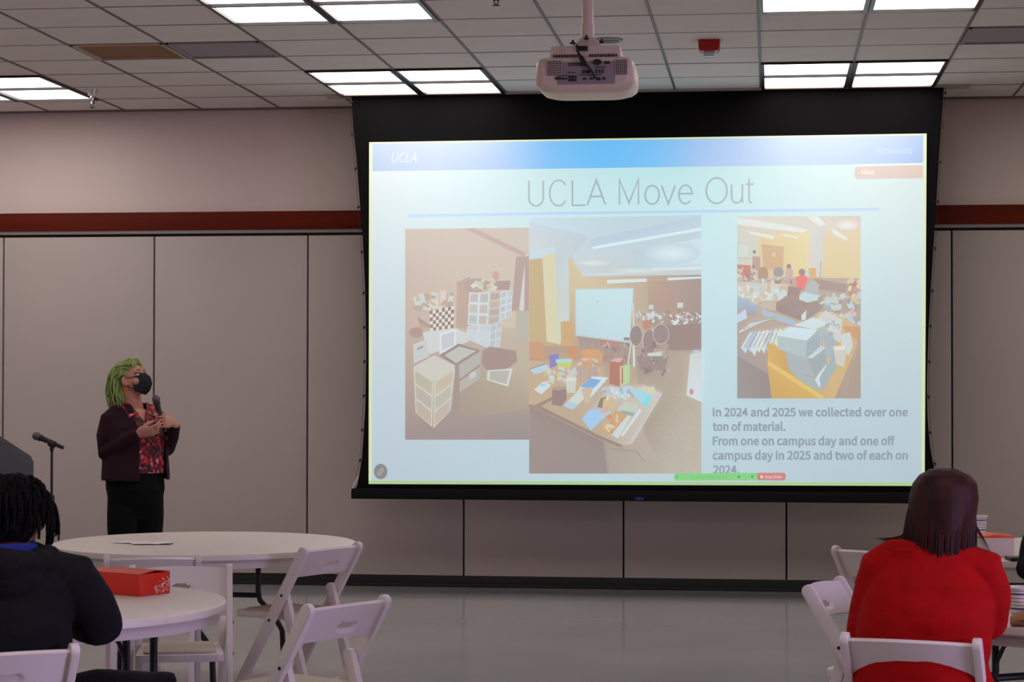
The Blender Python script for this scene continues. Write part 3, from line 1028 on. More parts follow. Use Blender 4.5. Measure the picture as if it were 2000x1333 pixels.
# office chairs and clutter at the back
scat(P, c1([(560, 505), (700, 510), (700, 550), (560, 550)]), 30, [(206, 220, 222), (176, 160, 152), (196, 206, 206)], 2, 6)
scat(P, c1([(715, 500), (880, 505), (880, 560), (715, 560)]), 45, [(214, 228, 230), (190, 180, 172), (206, 216, 216), (160, 140, 134)], 2, 6)
P.poly(c1([(690, 570), (880, 560), (880, 690), (720, 690)]), (158, 140, 136))
P.rect(*c1([(762, 458)])[0], *c1([(790, 482)])[0], (206, 216, 212)).rect(*c1([(622, 468)])[0], *c1([(645, 490)])[0], (206, 210, 202)).poly(c1([(590, 545), (640, 540), (630, 590), (600, 590)]), (192, 146, 130))
for (x, y, a, b_) in ((560, 620, 30, 50), (625, 650, 32, 62), (682, 612, 38, 48)):
    P.oval(*c1([(x, y)])[0], a / 2.516 + 1, b_ / 2.516 + 1, (196, 206, 206)).oval(*c1([(x, y)])[0], a / 2.516, b_ / 2.516, (158, 142, 138))
P.poly(c1([(612, 705), (690, 698), (690, 718), (620, 722)]), (206, 212, 208))
P.poly(c1([(560, 720), (720, 720), (700, 790), (580, 790)]), (160, 146, 140))
scat(P, c1([(560, 690), (720, 640), (720, 800), (600, 800)]), 24, [(150, 136, 132), (176, 168, 160), (160, 146, 140)], 1.5, 8)
for _ in range(90):
    x, y = lerp2(c1([(600, 800), (870, 760), (875, 1290), (640, 1290)]), rp.random(), rp.random())
    a = rp.uniform(-.9, .5)
    l_ = rp.uniform(3, 10)
    P.line((x, y), (x + l_ * math.cos(a), y + l_ * math.sin(a)), .7, jit(rp.choice([(206, 200, 184), (172, 162, 148)]), 6))
P.poly(c1([(826, 710), (880, 700), (880, 945), (808, 912)]), [(206, 216, 216), (206, 212, 210), (214, 224, 228), (210, 222, 226)])
P.oval(*c1([(832, 895)])[0], 4, 6, (206, 150, 150)).rect(*c1([(840, 690)])[0], *c1([(876, 702)])[0], (190, 200, 216))
# front tables
P.poly(c1([(34, 740), (400, 770), (400, 900), (60, 965), (34, 955)]), (196, 174, 146))
P.poly(c1([(90, 965), (390, 870), (600, 860), (690, 905), (540, 1150), (500, 1160), (380, 1110)]), [(190, 172, 150), (196, 180, 156), (200, 190, 172), (206, 204, 200), (206, 204, 204), (196, 186, 172), (190, 172, 150)])
P.poly(c1([(90, 965), (380, 1110), (500, 1160), (480, 1165), (370, 1120), (85, 972)]), (156, 140, 132))
P.poly(c1([(34, 955), (60, 962), (180, 905), (190, 910), (95, 965), (34, 972)]), (160, 142, 132))
for a in ((410, 1150, 430, 1290), (430, 1170, 560, 1185), (560, 1185, 604, 1240)):
    P.line(c1([a[:2]])[0], c1([a[2:]])[0], 3, (170, 160, 150))
P.poly(c1([(34, 780), (120, 760), (145, 790), (60, 810)]), (184, 208, 220)).line(c1([(34, 785)])[0], c1([(120, 756)])[0], 2, (150, 150, 150))
P.poly(c1([(290, 695), (300, 688), (380, 688), (398, 712), (390, 760), (300, 770)]), (212, 164, 124))
P.poly(c1([(133, 715), (180, 708), (186, 760), (138, 780)]), (140, 138, 196))
P.poly(c1([(170, 745), (246, 735), (238, 780), (176, 778)]), (196, 206, 120)).poly(c1([(166, 736), (246, 733), (246, 750), (168, 754)]), (176, 216, 206))
scat(P, c1([(110, 790), (270, 770), (270, 830), (110, 850)]), 46, [(206, 168, 150), (214, 206, 150), (196, 210, 210), (190, 200, 216), (206, 206, 196)], 2, 7)
P.poly(c1([(60, 885), (105, 845), (145, 862), (95, 908)]), (206, 220, 224)).rect(*c1([(92, 858)])[0], *c1([(120, 868)])[0], (160, 206, 220))
P.poly(c1([(150, 880), (215, 868), (220, 930), (195, 965), (145, 958)]), (156, 136, 134)).oval(*c1([(183, 878)])[0], 13, 4, (176, 160, 156))
P.poly(c1([(212, 835), (268, 830), (262, 900), (222, 900)]), (204, 208, 196)).oval(*c1([(240, 834)])[0], 11, 3.4, (216, 222, 216))
for i in range(4):
    P.rect(*c1([(272 + i * 26, 775)])[0], *c1([(294 + i * 26, 830)])[0], jit((184, 170, 162), 8))
scat(P, c1([(280, 735), (380, 735), (380, 790), (280, 790)]), 18, [(214, 184, 150), (206, 200, 190), (190, 160, 150)], 1.5, 7)
P.poly(c1([(432, 745), (500, 728), (500, 750), (480, 870), (430, 855)]), (184, 130, 116)).poly(c1([(432, 745), (460, 728), (500, 730), (480, 752)]), (206, 180, 176))
P.poly(c1([(480, 770), (530, 762), (528, 850), (482, 868)]), (206, 200, 160)).poly(c1([(503, 765), (530, 762), (528, 850), (506, 860)]), (176, 216, 160)).rect(*c1([(490, 775)])[0], *c1([(496, 855)])[0], (170, 120, 110))
for q, c_ in (([(280, 880), (345, 820), (425, 825), (315, 950)], (206, 224, 230)), ([(290, 870), (335, 828), (390, 838), (345, 885)], (132, 176, 222)), ([(205, 965), (280, 885), (335, 900), (250, 982)], (206, 216, 206)), ([(205, 962), (232, 940), (275, 958), (250, 980)], (176, 206, 226)), ([(290, 880), (350, 872), (330, 950), (310, 945)], (206, 186, 166)),
              ([(390, 880), (440, 862), (490, 885), (400, 915)], (190, 196, 200)), ([(450, 890), (520, 862), (560, 890), (480, 930)], (176, 210, 228)), ([(540, 905), (600, 870), (655, 885), (600, 960)], (166, 216, 232)), ([(570, 880), (650, 868), (655, 905), (640, 910)], (212, 210, 180)), ([(590, 950), (640, 890), (625, 955), (600, 972)], (140, 222, 226)),
              ([(295, 1030), (385, 925), (490, 935), (340, 1085)], (186, 190, 190)), ([(295, 1030), (330, 985), (440, 990), (340, 1083)], (166, 204, 236)), ([(385, 928), (420, 918), (400, 975), (370, 970)], (160, 130, 116)), ([(400, 930), (470, 925), (450, 985), (395, 985)], (206, 190, 150)), ([(395, 970), (430, 965), (420, 1000), (385, 1000)], (206, 180, 166)),
              ([(383, 1090), (460, 985), (520, 1010), (440, 1105)], (206, 170, 132)), ([(400, 1075), (420, 1050), (460, 1065), (430, 1095)], (214, 206, 186)), ([(440, 1105), (520, 1010), (560, 975), (470, 1125)], (206, 216, 216)), ([(470, 985), (500, 945), (575, 960), (545, 1010)], (196, 206, 196)), ([(480, 1000), (490, 985), (555, 1000), (545, 1015)], (160, 176, 166)), ([(485, 1110), (580, 975), (585, 990), (495, 1115)], (212, 222, 222))):
    P.poly(c1(q), c_)
scat(P, c1([(395, 1000), (500, 1000), (450, 1090), (400, 1080)]), 22, [(214, 190, 120), (206, 150, 120), (222, 206, 180)], 1.5, 5)
scat(P, c1([(400, 880), (540, 870), (540, 925), (420, 930)]), 24, [(200, 206, 210), (170, 176, 186), (176, 206, 226), (214, 216, 214)], 2, 7)
P.build('middle_photo', slide)

# right photo: books and boxes heaped on tables
P = Flat(2)
P.clip = (1439.8, 418, 1681.2, 779)
c1 = lambda l: [(1420 + x / 3.332, 400 + y / 3.332) for x, y in l]
P.poly(c1([(66, 78), (870, 72), (870, 200), (66, 200)]), [(212, 212, 200), (206, 196, 184), (212, 204, 190), (206, 206, 196)])
P.poly(c1([(66, 130), (200, 180), (870, 170), (870, 500), (66, 500)]), [(206, 204, 190), (222, 204, 160), (220, 202, 168), (218, 204, 160), (206, 186, 160)])
P.poly(c1([(66, 470), (870, 480), (870, 1262), (66, 1262)]), [(196, 176, 160), (184, 168, 156), (176, 162, 150), (160, 152, 150)])
P.poly(c1([(66, 150), (200, 190), (210, 400), (66, 400)]), (208, 208, 196))
P.poly(c1([(230, 200), (540, 180), (540, 470), (240, 470)]), [(220, 200, 156), (226, 212, 164), (224, 212, 162), (214, 194, 156)])
for q in ([(66, 85), (300, 120), (530, 165), (500, 185), (66, 130)], [(130, 170), (310, 205), (300, 228), (150, 190)], [(520, 78), (590, 78), (645, 130), (610, 150)], [(680, 150), (785, 220), (775, 235), (690, 190)], [(360, 190), (470, 215), (460, 225), (370, 205)]):
    P.poly(c1(q), (222, 228, 222))
P.glow(*c1([(780, 135)])[0], 26, 12, (232, 236, 232), (212, 200, 186))
P.poly(c1([(540, 155), (640, 130), (615, 470), (525, 470)]), [(212, 208, 200), (204, 204, 200), (206, 208, 204), (216, 208, 194)])
P.poly(c1([(225, 255), (370, 275), (365, 430), (240, 420)]), (206, 176, 138)).oval(*c1([(305, 325)])[0], 4, 5, (216, 196, 166))
P.poly(c1([(66, 248), (150, 255), (150, 355), (66, 352)]), (196, 198, 184)).poly(c1([(72, 256), (144, 262), (144, 345), (72, 344)]), (206, 216, 204))
P.oval(*c1([(178, 308)])[0], 3, 3.4, (140, 130, 130)).poly(c1([(165, 335), (215, 340), (215, 430), (165, 425)]), (190, 160, 146))
P.poly(c1([(66, 390), (155, 395), (150, 460), (66, 460)]), (196, 140, 120))
scat(P, c1([(70, 400), (200, 400), (200, 500), (70, 500)]), 26, [(206, 190, 180), (176, 150, 140), (206, 206, 206), (160, 140, 134)], 2, 6)
P.poly(c1([(530, 415), (580, 412), (580, 470), (535, 475)]), (216, 176, 116)).line(c1([(612, 370)])[0], c1([(605, 480)])[0], 1.2, (160, 150, 140))
for (x, y, a, b_, c_) in ((235, 450, 34, 45, (176, 152, 128)), (335, 440, 34, 34, (160, 156, 156)), (405, 445, 26, 36, (198, 178, 166)), (402, 402, 15, 16, (170, 130, 122)), (487, 440, 22, 22, (160, 136, 136)), (520, 450, 14, 20, (186, 206, 220))):
    P.oval(*c1([(x, y)])[0], a / 3.332, b_ / 3.332, c_)
P.poly(c1([(448, 470), (500, 455), (525, 480), (505, 555), (455, 550)]), (228, 128, 124))
scat(P, c1([(200, 470), (440, 470), (430, 510), (210, 520)]), 24, [(206, 206, 206), (150, 140, 140), (196, 180, 170)], 2, 7)
P.poly(c1([(66, 500), (400, 520), (390, 620), (66, 640)]), [(206, 196, 176), (210, 206, 190), (196, 206, 206), (206, 216, 220)])
scat(P, c1([(70, 520), (390, 540), (380, 620), (70, 660)]), 40, [(206, 222, 226), (214, 220, 214), (206, 190, 160), (190, 210, 220)], 3, 12)
P.poly(c1([(570, 480), (780, 520), (770, 570), (560, 540)]), (168, 150, 144)).poly(c1([(400, 530), (480, 545), (470, 610), (390, 590)]), (160, 140, 134))
scat(P, c1([(780, 490), (868, 500), (868, 600), (800, 610)]), 24, [(196, 150, 130), (206, 200, 190), (214, 206, 176), (176, 140, 126)], 2, 8)
P.poly(c1([(505, 540), (560, 490), (600, 520), (590, 590), (500, 585)]), (178, 186, 182)).poly(c1([(470, 590), (500, 570), (640, 600), (610, 665), (470, 620)]), (196, 214, 216))
P.poly(c1([(318, 640), (400, 585), (520, 640), (640, 610), (620, 680), (500, 760), (320, 690)]), [(164, 146, 136), (166, 148, 138), (160, 144, 136), (170, 158, 150), (164, 150, 146), (156, 142, 138), (160, 140, 136)])
P.poly(c1([(484, 720), (518, 685), (512, 750), (484, 756)]), (206, 216, 216))
P.poly(c1([(66, 590), (200, 660), (190, 720), (66, 680)]), [(168, 190, 214), (170, 184, 200), (160, 166, 176), (166, 176, 190)]).poly(c1([(200, 650), (310, 620), (320, 690), (230, 680)]), (196, 184, 168))
P.poly(c1([(225, 680), (450, 760), (430, 790), (230, 720)]), (170, 190, 208))
P.poly(c1([(640, 660), (750, 590), (740, 620), (650, 690)]), (192, 204, 208))
scat(P, c1([(600, 600), (865, 590), (865, 780), (660, 760)]), 50, [(190, 206, 208), (170, 160, 154), (196, 206, 204), (160, 176, 176), (206, 190, 170)], 3, 12)
P.poly(c1([(66, 720), (120, 680), (130, 740), (66, 770)]), (196, 212, 230))
for i in range(10):
    a = (80 + i * 12, 830 - i * 9)
    P.line(c1([a])[0], c1([(a[0] + 150, a[1] - 70 + i * 5)])[0], 2.6, jit(rp.choice([(214, 224, 226), (176, 176, 172), (196, 206, 210)]), 6))
for i in range(9):
    P.poly(c1([(90 + i * 30, 930 - i * 8 + rp.uniform(-10, 30)), (150 + i * 28, 830 - i * 4), (180 + i * 27, 835), (120 + i * 30, 945 + rp.uniform(-10, 60))]), jit(rp.choice([(206, 220, 224), (190, 200, 200), (214, 220, 214)]), 6))
for i in range(7):
    P.line(c1([(110 + i * 30, 930)])[0], c1([(170 + i * 26, 835)])[0], 1.2, (156, 146, 140))
P.poly(c1([(66, 960), (220, 1070), (215, 1095), (66, 990)]), (160, 166, 176))
P.poly(c1([(66, 985), (280, 1110), (290, 1262), (66, 1262)]), [(160, 152, 150), (156, 144, 140), (156, 146, 142), (160, 156, 156)])
P.poly(c1([(540, 760), (600, 700), (690, 700), (870, 800), (830, 960), (700, 1262), (600, 1262)]), [(206, 176, 136), (212, 190, 150), (206, 190, 160), (206, 176, 136), (206, 180, 132), (210, 182, 134), (206, 176, 128)])
P.poly(c1([(760, 1262), (870, 880), (870, 1262)]), (176, 160, 146)).poly(c1([(760, 790), (870, 800), (850, 880), (770, 830)]), (206, 160, 122))
P.poly(c1([(270, 910), (300, 900), (390, 980), (400, 1075), (560, 1150), (640, 1262), (290, 1262), (262, 1040)]), [(214, 174, 108), (216, 178, 110), (206, 166, 106), (206, 168, 106), (210, 174, 110), (214, 180, 112), (206, 168, 102), (214, 178, 112)])
P.poly(c1([(268, 1015), (300, 1035), (640, 1255), (600, 1262), (265, 1045)]), (226, 196, 120))
BX = (196, 210, 212)
for q, c_ in (([(435, 785), (560, 735), (680, 770), (570, 812)], (206, 224, 228)), ([(590, 815), (680, 770), (700, 870), (600, 915)], (176, 188, 192)),
              ([(325, 855), (400, 795), (590, 815), (520, 890)], (206, 226, 232)), ([(325, 855), (520, 885), (510, 1000), (330, 940)], (180, 196, 198)), ([(520, 885), (595, 815), (600, 930), (512, 1000)], (166, 182, 186)),
              ([(380, 960), (520, 1000), (575, 1125), (400, 1075)], (172, 184, 186)), ([(520, 1000), (610, 920), (640, 935), (575, 1000)], (200, 218, 226)), ([(540, 1010), (640, 935), (645, 1040), (575, 1125)], (164, 180, 184)), ([(640, 900), (710, 850), (710, 960), (650, 1010)], (170, 186, 192)),
              ([(400, 1075), (570, 1130), (610, 1225), (480, 1150)], (172, 184, 186)), ([(570, 1140), (640, 1045), (660, 1050), (600, 1190)], (206, 222, 230)), ([(600, 1130), (700, 960), (710, 1060), (620, 1220)], (166, 182, 184)),
              ([(590, 740), (640, 690), (750, 750), (735, 900), (690, 870), (660, 780)], (206, 210, 204)), ([(735, 850), (800, 830), (820, 920), (790, 985), (745, 930)], (206, 212, 212)), ([(690, 925), (780, 930), (760, 1060), (710, 1040)], (206, 206, 196)), ([(690, 925), (765, 920), (770, 945), (700, 950)], (226, 224, 210))):
    P.poly(c1(q), c_)
for i in range(10):
    P.line(c1([(530 + i * 18, 890 - i * 7)])[0], c1([(525 + i * 18, 985 - i * 8)])[0], .8, (150, 160, 164))
for i in range(7):
    P.line(c1([(560 + i * 14, 1010 - i * 8)])[0], c1([(575 + i * 12, 1105 - i * 10)])[0], .8, (148, 158, 162))
scat(P, c1([(650, 760), (730, 770), (730, 860), (660, 840)]), 14, [(170, 170, 168), (206, 212, 212)], 2, 6)
P.build('right_photo', slide)
# ------------------------------------------------------------ folding chairs
def plank(mb, A, B, w, t, x, round_a=True, n=8):
    """flat bar from A to B in the (y, z) plane at x, rounded at A"""
    A, B = Vector((A[0], A[1])), Vector((B[0], B[1]))
    d = (B - A).normalized()
    nrm = Vector((-d.y, d.x))
    poly = []
    if round_a:
        for i in range(n + 1):
            a = pi * i / n
            poly.append(A + nrm * math.cos(a) * w / 2 - d * math.sin(a) * w / 2 + d * w / 2)
    else:
        poly += [A + nrm * w / 2, A - nrm * w / 2]
    # foot cut level with the floor
    for s in (-1, 1):
        p = A + nrm * s * w / 2
        k_ = (B.y - p.y) / d.y
        poly.append(p + d * k_)
    mb.prism([(p.x, p.y) for p in poly], x - t / 2, x + t / 2, axis=0)
    return mb

ZT, YBK, YFT = .775, -.235, .235
def ystile(z):
    return YBK + (ZT - z) / ZT * (YFT - YBK)
def make_chair(name, label, loc, rz, group):
    t = thing(name, label, 'chair', loc, rz, group)
    for s in (-1, 1):
        plank(MB(), (YBK, ZT), (YFT, 0), .05, .026, s * .2025).build('leg', M_WHITE, t, bevel=.004)
        plank(MB(), (-.075, .575), (-.245, 0), .044, .030, s * .172).build('leg', M_WHITE, t, bevel=.004)
        sc = MB()
        for (y, z) in ((ystile(.545) - .004, .545), (ystile(.425), .425)):
            sc.lathe([(.0005, 0), (.007, 0), (.006, .004), (.0005, .005)], 10, (s * .2155, y, z), Matrix.Rotation(s * pi / 2, 4, 'Y'))
        sc.build('bolts', M_SCREW, t)['kind'] = 'stuff'
    # curved back panel with a pressed hand slot
    nx_, nz_ = 48, 18
    V0, V1 = [], []
    d = Vector((0, YFT - YBK, -ZT)).normalized()
    nr = Vector((0, d.z, -d.y))          # towards the back
    if nr.y > 0:
        nr = -nr
    for j in range(nz_ + 1):
        for i in range(nx_ + 1):
            u = i / nx_ * 2 - 1
            x = u * .191
            arch = .030 * (1 - u * u)
            along = .022 + .142 * j / nz_ - arch
            bow = .034 * (1 - u * u)
            p = Vector((x, YBK, ZT)) + d * along + nr * bow
            q = (abs(x) / .046) ** 4 + (abs(j / nz_ - .66) / .13) ** 4
            dent = .010 * max(0, min(1, (1.5 - q) / .9))
            V0.append(p + nr * (.008 - dent))
            V1.append(p - nr * (.008 - dent * .6))
    F = []
    w_ = nx_ + 1
    o = len(V0)
    for j in range(nz_):
        for i in range(nx_):
            a = j * w_ + i
            F.append((a, a + 1, a + w_ + 1, a + w_))
            F.append((o + a, o + a + w_, o + a + w_ + 1, o + a + 1))
    for i in range(nx_):
        F.append((i, o + i, o + i + 1, i + 1))
        b_ = nz_ * w_ + i
        F.append((b_, b_ + 1, o + b_ + 1, o + b_))
    for j in range(nz_):
        a = j * w_
        F.append((a, a + w_, o + a + w_, o + a))
        a += nx_
        F.append((a, o + a, o + a + w_, a + w_))
    MB().add(V0 + V1, F).build('backrest', M_WHITE, t, angle=50)
    # seat
    Ms = Matrix.Rotation(math.radians(2.5), 4, 'X')
    sf = MB()
    out = rrect(.352, .40, .03, 4)
    out = [(a * (1 if b_ > 0 else .93), b_ + .03) for a, b_ in out]
    sf.prism(out, .425, .455, axis=2)
    sf.build('seat_frame', M_WHITE, t, bevel=.004)
    inn = rrect(.29, .335, .03, 4)
    MB().prism([(a * (1 if b_ > 0 else .95), b_ + .03) for a, b_ in inn], .452, .464, axis=2).build('seat', M_SEATPAD, t, bevel=.005)
    MB().box((0, ystile(.11), .11), (.385, .016, .05)).build('stretcher', M_WHITE, t, bevel=.003)
    MB().box((0, -.213, .12), (.33, .016, .04)).build('stretcher', M_WHITE, t, bevel=.003)
    return t
CG = 'white resin folding chairs'
def face(t_deg):
    return math.radians(t_deg)
ch0 = make_chair('folding_chair', 'empty white folding chair at the right of the big far round table, turned away', (-2.269, 9.788, 0), 1.093, CG)
dup(ch0, (-1.687, 7.378, 0), 1.04, 'empty white folding chair nearest the middle of the floor, in front of another', CG)
dup(ch0, (-2.804, 9.236, 0), .277, 'white folding chair with its back to us at the near side of the far table', CG)
dup(ch0, (-2.412, 8.322, 0), 3.414, 'white folding chair facing us behind the table with the orange box', CG)
dup(ch0, (.482, 6.69, 0), -.246, 'white folding chair in which the woman in red sits, its back nearest us', CG)
dup(ch0, (.422, 8.14, 0), -1.899, 'empty white folding chair beside the woman in red, seen from its side', CG)
dup(ch0, (.61, 9.99, 0), face(-41), 'white folding chair farthest back on the right, half hidden by the red jacket', CG)
dup(ch0, (-2.34, 6.01, 0), face(35), 'white folding chair in the lower left corner under the person in black', CG)
dup(ch0, (1.375, 9.02, 0), face(178), 'white folding chair under the dark sleeve at the right edge of the picture', CG)

# ------------------------------------------------------------ round tables
def make_table(label, loc, a0):
    t = thing('round_table', label, 'table', loc, 0, 'round white folding tables')
    R = .762
    MB().lathe([(.001, .74), (R - .012, .74), (R - .003, .737), (R, .73), (R, .712), (R - .006, .706), (.001, .706)], 96).build('tabletop', M_TABLE, t, angle=25)
    MB().lathe([(R - .05, .707), (R - .022, .707), (R - .026, .668), (R - .05, .668)], 96).build('apron', M_APRON, t, angle=25)
    for sgn in (0, 1):
        M = rotz(a0 + sgn * pi)
        for s in (-1, 1):
            lg = MB().tube([(.50, s * .11, .70), (.50, s * .11, .45), (.50, s * .12, .40), (.515, s * .20, .31), (.525, s * .235, .24), (.53, s * .245, .012)], .0145, 10).xf(M)
            lg.build('leg', M_LEGS, t)
        MB().tube([(.50, -.115, .425), (.50, .115, .425)], .0145, 10).xf(M).build('crossbar', M_LEGS, t)
        MB().tube([(.50, -.20, .693), (.50, .20, .693)], .014, 8).xf(M).build('top_bar', M_LEGS, t)
        br_ = MB().tube([(.49, .11, .49), (.46, .10, .55), (.30, .05, .66), (.20, .03, .690)], .009, 8).xf(M)
        br_.build('brace', M_LEGS, t)
    return t
make_table('big empty round white table in front of the speaker, a paper lying on it', (-2.83, 10.2, 0), math.radians(85))
make_table('round white table at lower left holding the orange food box', (-2.745, 7.35, 0), math.radians(45))
make_table('round white table at the right edge with cups and a brown paper bag', (1.2, 7.72, 0), math.radians(-60))
make_table('far round table at the right edge with the white and orange box', (1.36, 10.35, 0), math.radians(-115))

# ------------------------------------------------------------ food boxes
M_ORANGE = mat('orange_card', rgb(206, 36, 6), .42, var=.03, scale=5)
M_PRINT = mat('white_print', rgb(240, 225, 215), .6)
P0, P1 = Vector((-2.36, 7.595)), Vector((-2.285, 7.742))
dirx = (P1 - P0).normalized()
bt = thing('food_box', 'orange card food box with white print on the near left table', 'box', (P0.x, P0.y, .741), math.atan2(dirx.y, dirx.x))
# local x runs along the printed end, local y along the long side (to the left)
w_, l_, h_ = .165, .27, .083
MB().box((w_ / 2, l_ / 2, h_ / 2), (w_, l_, h_)).build('carton', M_ORANGE, bt, bevel=.0025)
ld = MB()
ld.add([(0, -.002, h_ + .001), (w_ * .5, -.003, h_ + .011), (w_, -.002, h_ + .003), (w_, l_, h_ + .003), (w_ * .5, l_, h_ + .011), (0, l_, h_ + .001),
        (0, -.002, h_ - .001), (w_ * .5, -.003, h_ + .009), (w_, -.002, h_ + .001), (w_, l_, h_ + .001), (w_ * .5, l_, h_ + .009), (0, l_, h_ - .001)],
       [(0, 1, 4, 5), (1, 2, 3, 4), (6, 11, 10, 7), (7, 10, 9, 8), (0, 6, 7, 1), (1, 7, 8, 2), (5, 4, 10, 11), (4, 3, 9, 10), (0, 5, 11, 6), (2, 8, 9, 3)])
ld.build('lid', M_ORANGE, bt)
pr_ = MB()
rq = random.Random(11)
for _ in range(46):
    u, v = rq.random() ** .7, rq.random() * .8
    cx, cz = .072 + .085 * u, .006 + .062 * v * (.45 + .55 * u)
    a = rq.uniform(0, pi)
    L_ = rq.uniform(.002, .0065)
    p, q = (cx - math.cos(a) * L_, cz - math.sin(a) * L_), (cx + math.cos(a) * L_, cz + math.sin(a) * L_)
    nx2, nz2 = -math.sin(a) * .0007, math.cos(a) * .0007
    pr_.prism([(p[0] - nx2, p[1] - nz2), (q[0] - nx2, q[1] - nz2), (q[0] + nx2, q[1] + nz2), (p[0] + nx2, p[1] + nz2)], -.0014, -.0002)
for cx, cz, s_ in ((.127, .058, .006), (.15, .062, .004), (.128, .014, .0045), (.153, .03, .004), (.107, .05, .003)):
    pr_.prism([(cx + s_ * k_ * math.cos(i * pi / 4), cz + s_ * k_ * math.sin(i * pi / 4)) for i in range(8) for k_ in ((1.0,) if i % 2 == 0 else (.3,))], -.0015, -.0002)
pr_.build('white_print', M_PRINT, bt, smooth=False)['kind'] = 'stuff'

bt2 = thing('food_box', 'white food box with an orange lid on the far right table', 'box', (1.04, 9.95, .741), math.radians(5))
MB().box((0, 0, .045), (.165, .17, .09)).build('carton', mat('white_card', rgb(226, 206, 196), .5), bt2, bevel=.003)
MB().prism([(-.086, .088), (.086, .088), (.086, .093), (.0, .102), (-.086, .093)], -.088, .088).build('lid', mat('bright_orange_card', rgb(240, 96, 40), .4), bt2, bevel=.001)
bt3 = thing('laptop', 'thin dark flat device lying on the far right table before the white box', 'laptop', (1.175, 9.70, .741), math.radians(10))
MB().box((0, 0, .006), (.20, .10, .011)).build('base', M_BLACK, bt3, bevel=.004)
MB().box((0, .0, .0135), (.195, .096, .004)).build('lid', mat('dark_grey_shell', rgb(50, 46, 48), .4), bt3, bevel=.002)

# ------------------------------------------------------------ stacks of paper cups
M_CUP = mat('white_paper_cup', rgb(222, 212, 208), .55)
M_CUPB = mat('dark_blue_print', rgb(60, 66, 110), .6)
def cup(label, loc):
    t = thing('paper_cup', label, 'cup', loc, 0)
    MB().lathe([(.001, .006), (.030, .004), (.031, .0), (.0335, .02), (.0435, .112), (.0455, .114), (.0462, .117), (.0452, .120), (.0432, .119), (.042, .114), (.0305, .012), (.001, .012)], 40).build('body', M_CUP, t)
    def rad(z):
        return .0335 + .01 * (z - .02) / .092
    for z, h_ in ((.1065, .002), (.094, .006), (.082, .002), (.070, .002), (.058, .002), (.044, .006), (.030, .002)):
        MB().lathe([(rad(z) - .0012, z), (rad(z) + .0003, z), (rad(z + h_) + .0003, z + h_), (rad(z + h_) - .0012, z + h_)], 40).build('blue_stripe', M_CUPB, t)
    return t
cup('white paper cup with blue stripes at the right edge behind the brown bag', (.845, 7.205, .741))
cup('white paper cup with blue stripes beside the dark red hair, farther back', (1.078, 11.0, .741))

# brown paper bag, lying
bag = MB()
for i in range(13):
    u = i / 12
    y0 = .046 * math.sin(pi * min(1, u * 1.15 + .05)) ** .5 + .016
    z0 = .03 * math.sin(pi * (u * .86 + .1)) + .006
    bag_r = []
    for k_ in range(20):
        a = 2 * pi * k_ / 20
        n_1 = .016 * noise.noise(Vector((u * 9, math.cos(a) * 3, math.sin(a) * 3 + 3)))
        bag_r.append((u * .25 - .125 + n_1 * .5, (y0 + n_1) * math.cos(a), max(.0015, z0 + (z0 + n_1) * math.sin(a))))
    if i == 0:
        R_ = []
    R_.append(bag_r)
bag.rings(R_)
bo = bag.build('paper_bag', mat('brown_kraft_paper', rgb(170, 118, 84), .7, var=.12, scale=14, bump=.4, bscale=30), smooth=True, angle=18)
bo.location = (.925, 7.095, .741)
bo.rotation_euler = (0, 0, -.05)
tag(bo, 'crumpled brown paper bag on the right table before the near cups', 'bag')

# flat papers on the far table
def sheet(name, label, loc, rz, w, d, seed, amp, m):
    V, F = [], []
    n1, n2 = 14, 10
    for j in range(n2 + 1):
        for i in range(n1 + 1):
            x, y = (i / n1 - .5) * w, (j / n2 - .5) * d
            V.append((x, y, .001 + amp * (.5 + .5 * noise.noise(Vector((x * 22, y * 22, seed)))) * (.3 + abs(noise.noise(Vector((x * 5, y * 5, seed + 4)))) * 2)))
    o = len(V)
    V += [(a, b_, c_ + .0006) for a, b_, c_ in V]
    for j in range(n2):
        for i in range(n1):
            a = j * (n1 + 1) + i
            F.append((a, a + n1 + 1, a + n1 + 2, a + 1))
            F.append((o + a, o + a + 1, o + a + n1 + 2, o + a + n1 + 1))
    q = MB().add(V, F).build(name, m, None, angle=80)
    q.location = loc
    q.rotation_euler = (0, 0, rz)
    tag(q, label, 'paper')
    return q
M_PAPER = mat('white_paper', rgb(226, 214, 208), .6, var=.06, scale=18)
sheet('paper', 'crumpled white sheet of paper lying on the big far round table', (-3.06, 10.06, .741), .2, .20, .15, 1.0, .012, M_PAPER)
sheet('paper', 'smaller folded paper beside the crumpled sheet on the far table', (-3.2, 10.1, .741), -.3, .12, .1, 5.0, .005, M_PAPER)

# ------------------------------------------------------------ lectern and microphone stand
lt = thing('lectern', 'dark grey lectern whose slanted top shows at the left edge', 'lectern', (-4.797, 12.1, 0), math.radians(21))
M_LECT = mat('dark_grey_laminate', rgb(72, 70, 68), .5, var=.03, scale=4)
pz = [(-.35, 1.236), (.09, 1.236), (.125, 1.226), (.335, 1.085), (.345, 1.068), (.345, .72), (-.35, .72)]
MB().prism(pz, -.28, -.255).build('side_panel', M_LECT, lt, bevel=.004)
MB().prism(pz, .255, .28).build('side_panel', M_LECT, lt, bevel=.004)
MB().add([(.1, -.25, 1.22), (.335, -.25, 1.065), (.335, .25, 1.065), (.1, .25, 1.22), (.1, -.25, 1.2), (.335, -.25, 1.045), (.335, .25, 1.045), (.1, .25, 1.2)],
         [(0, 1, 2, 3), (4, 7, 6, 5), (0, 4, 5, 1), (1, 5, 6, 2), (2, 6, 7, 3), (3, 7, 4, 0)]).build('reading_top', M_LECT, lt)
MB().box((.337, 0, .885), (.016, .52, .33)).build('end_panel', M_LECT, lt, bevel=.003)
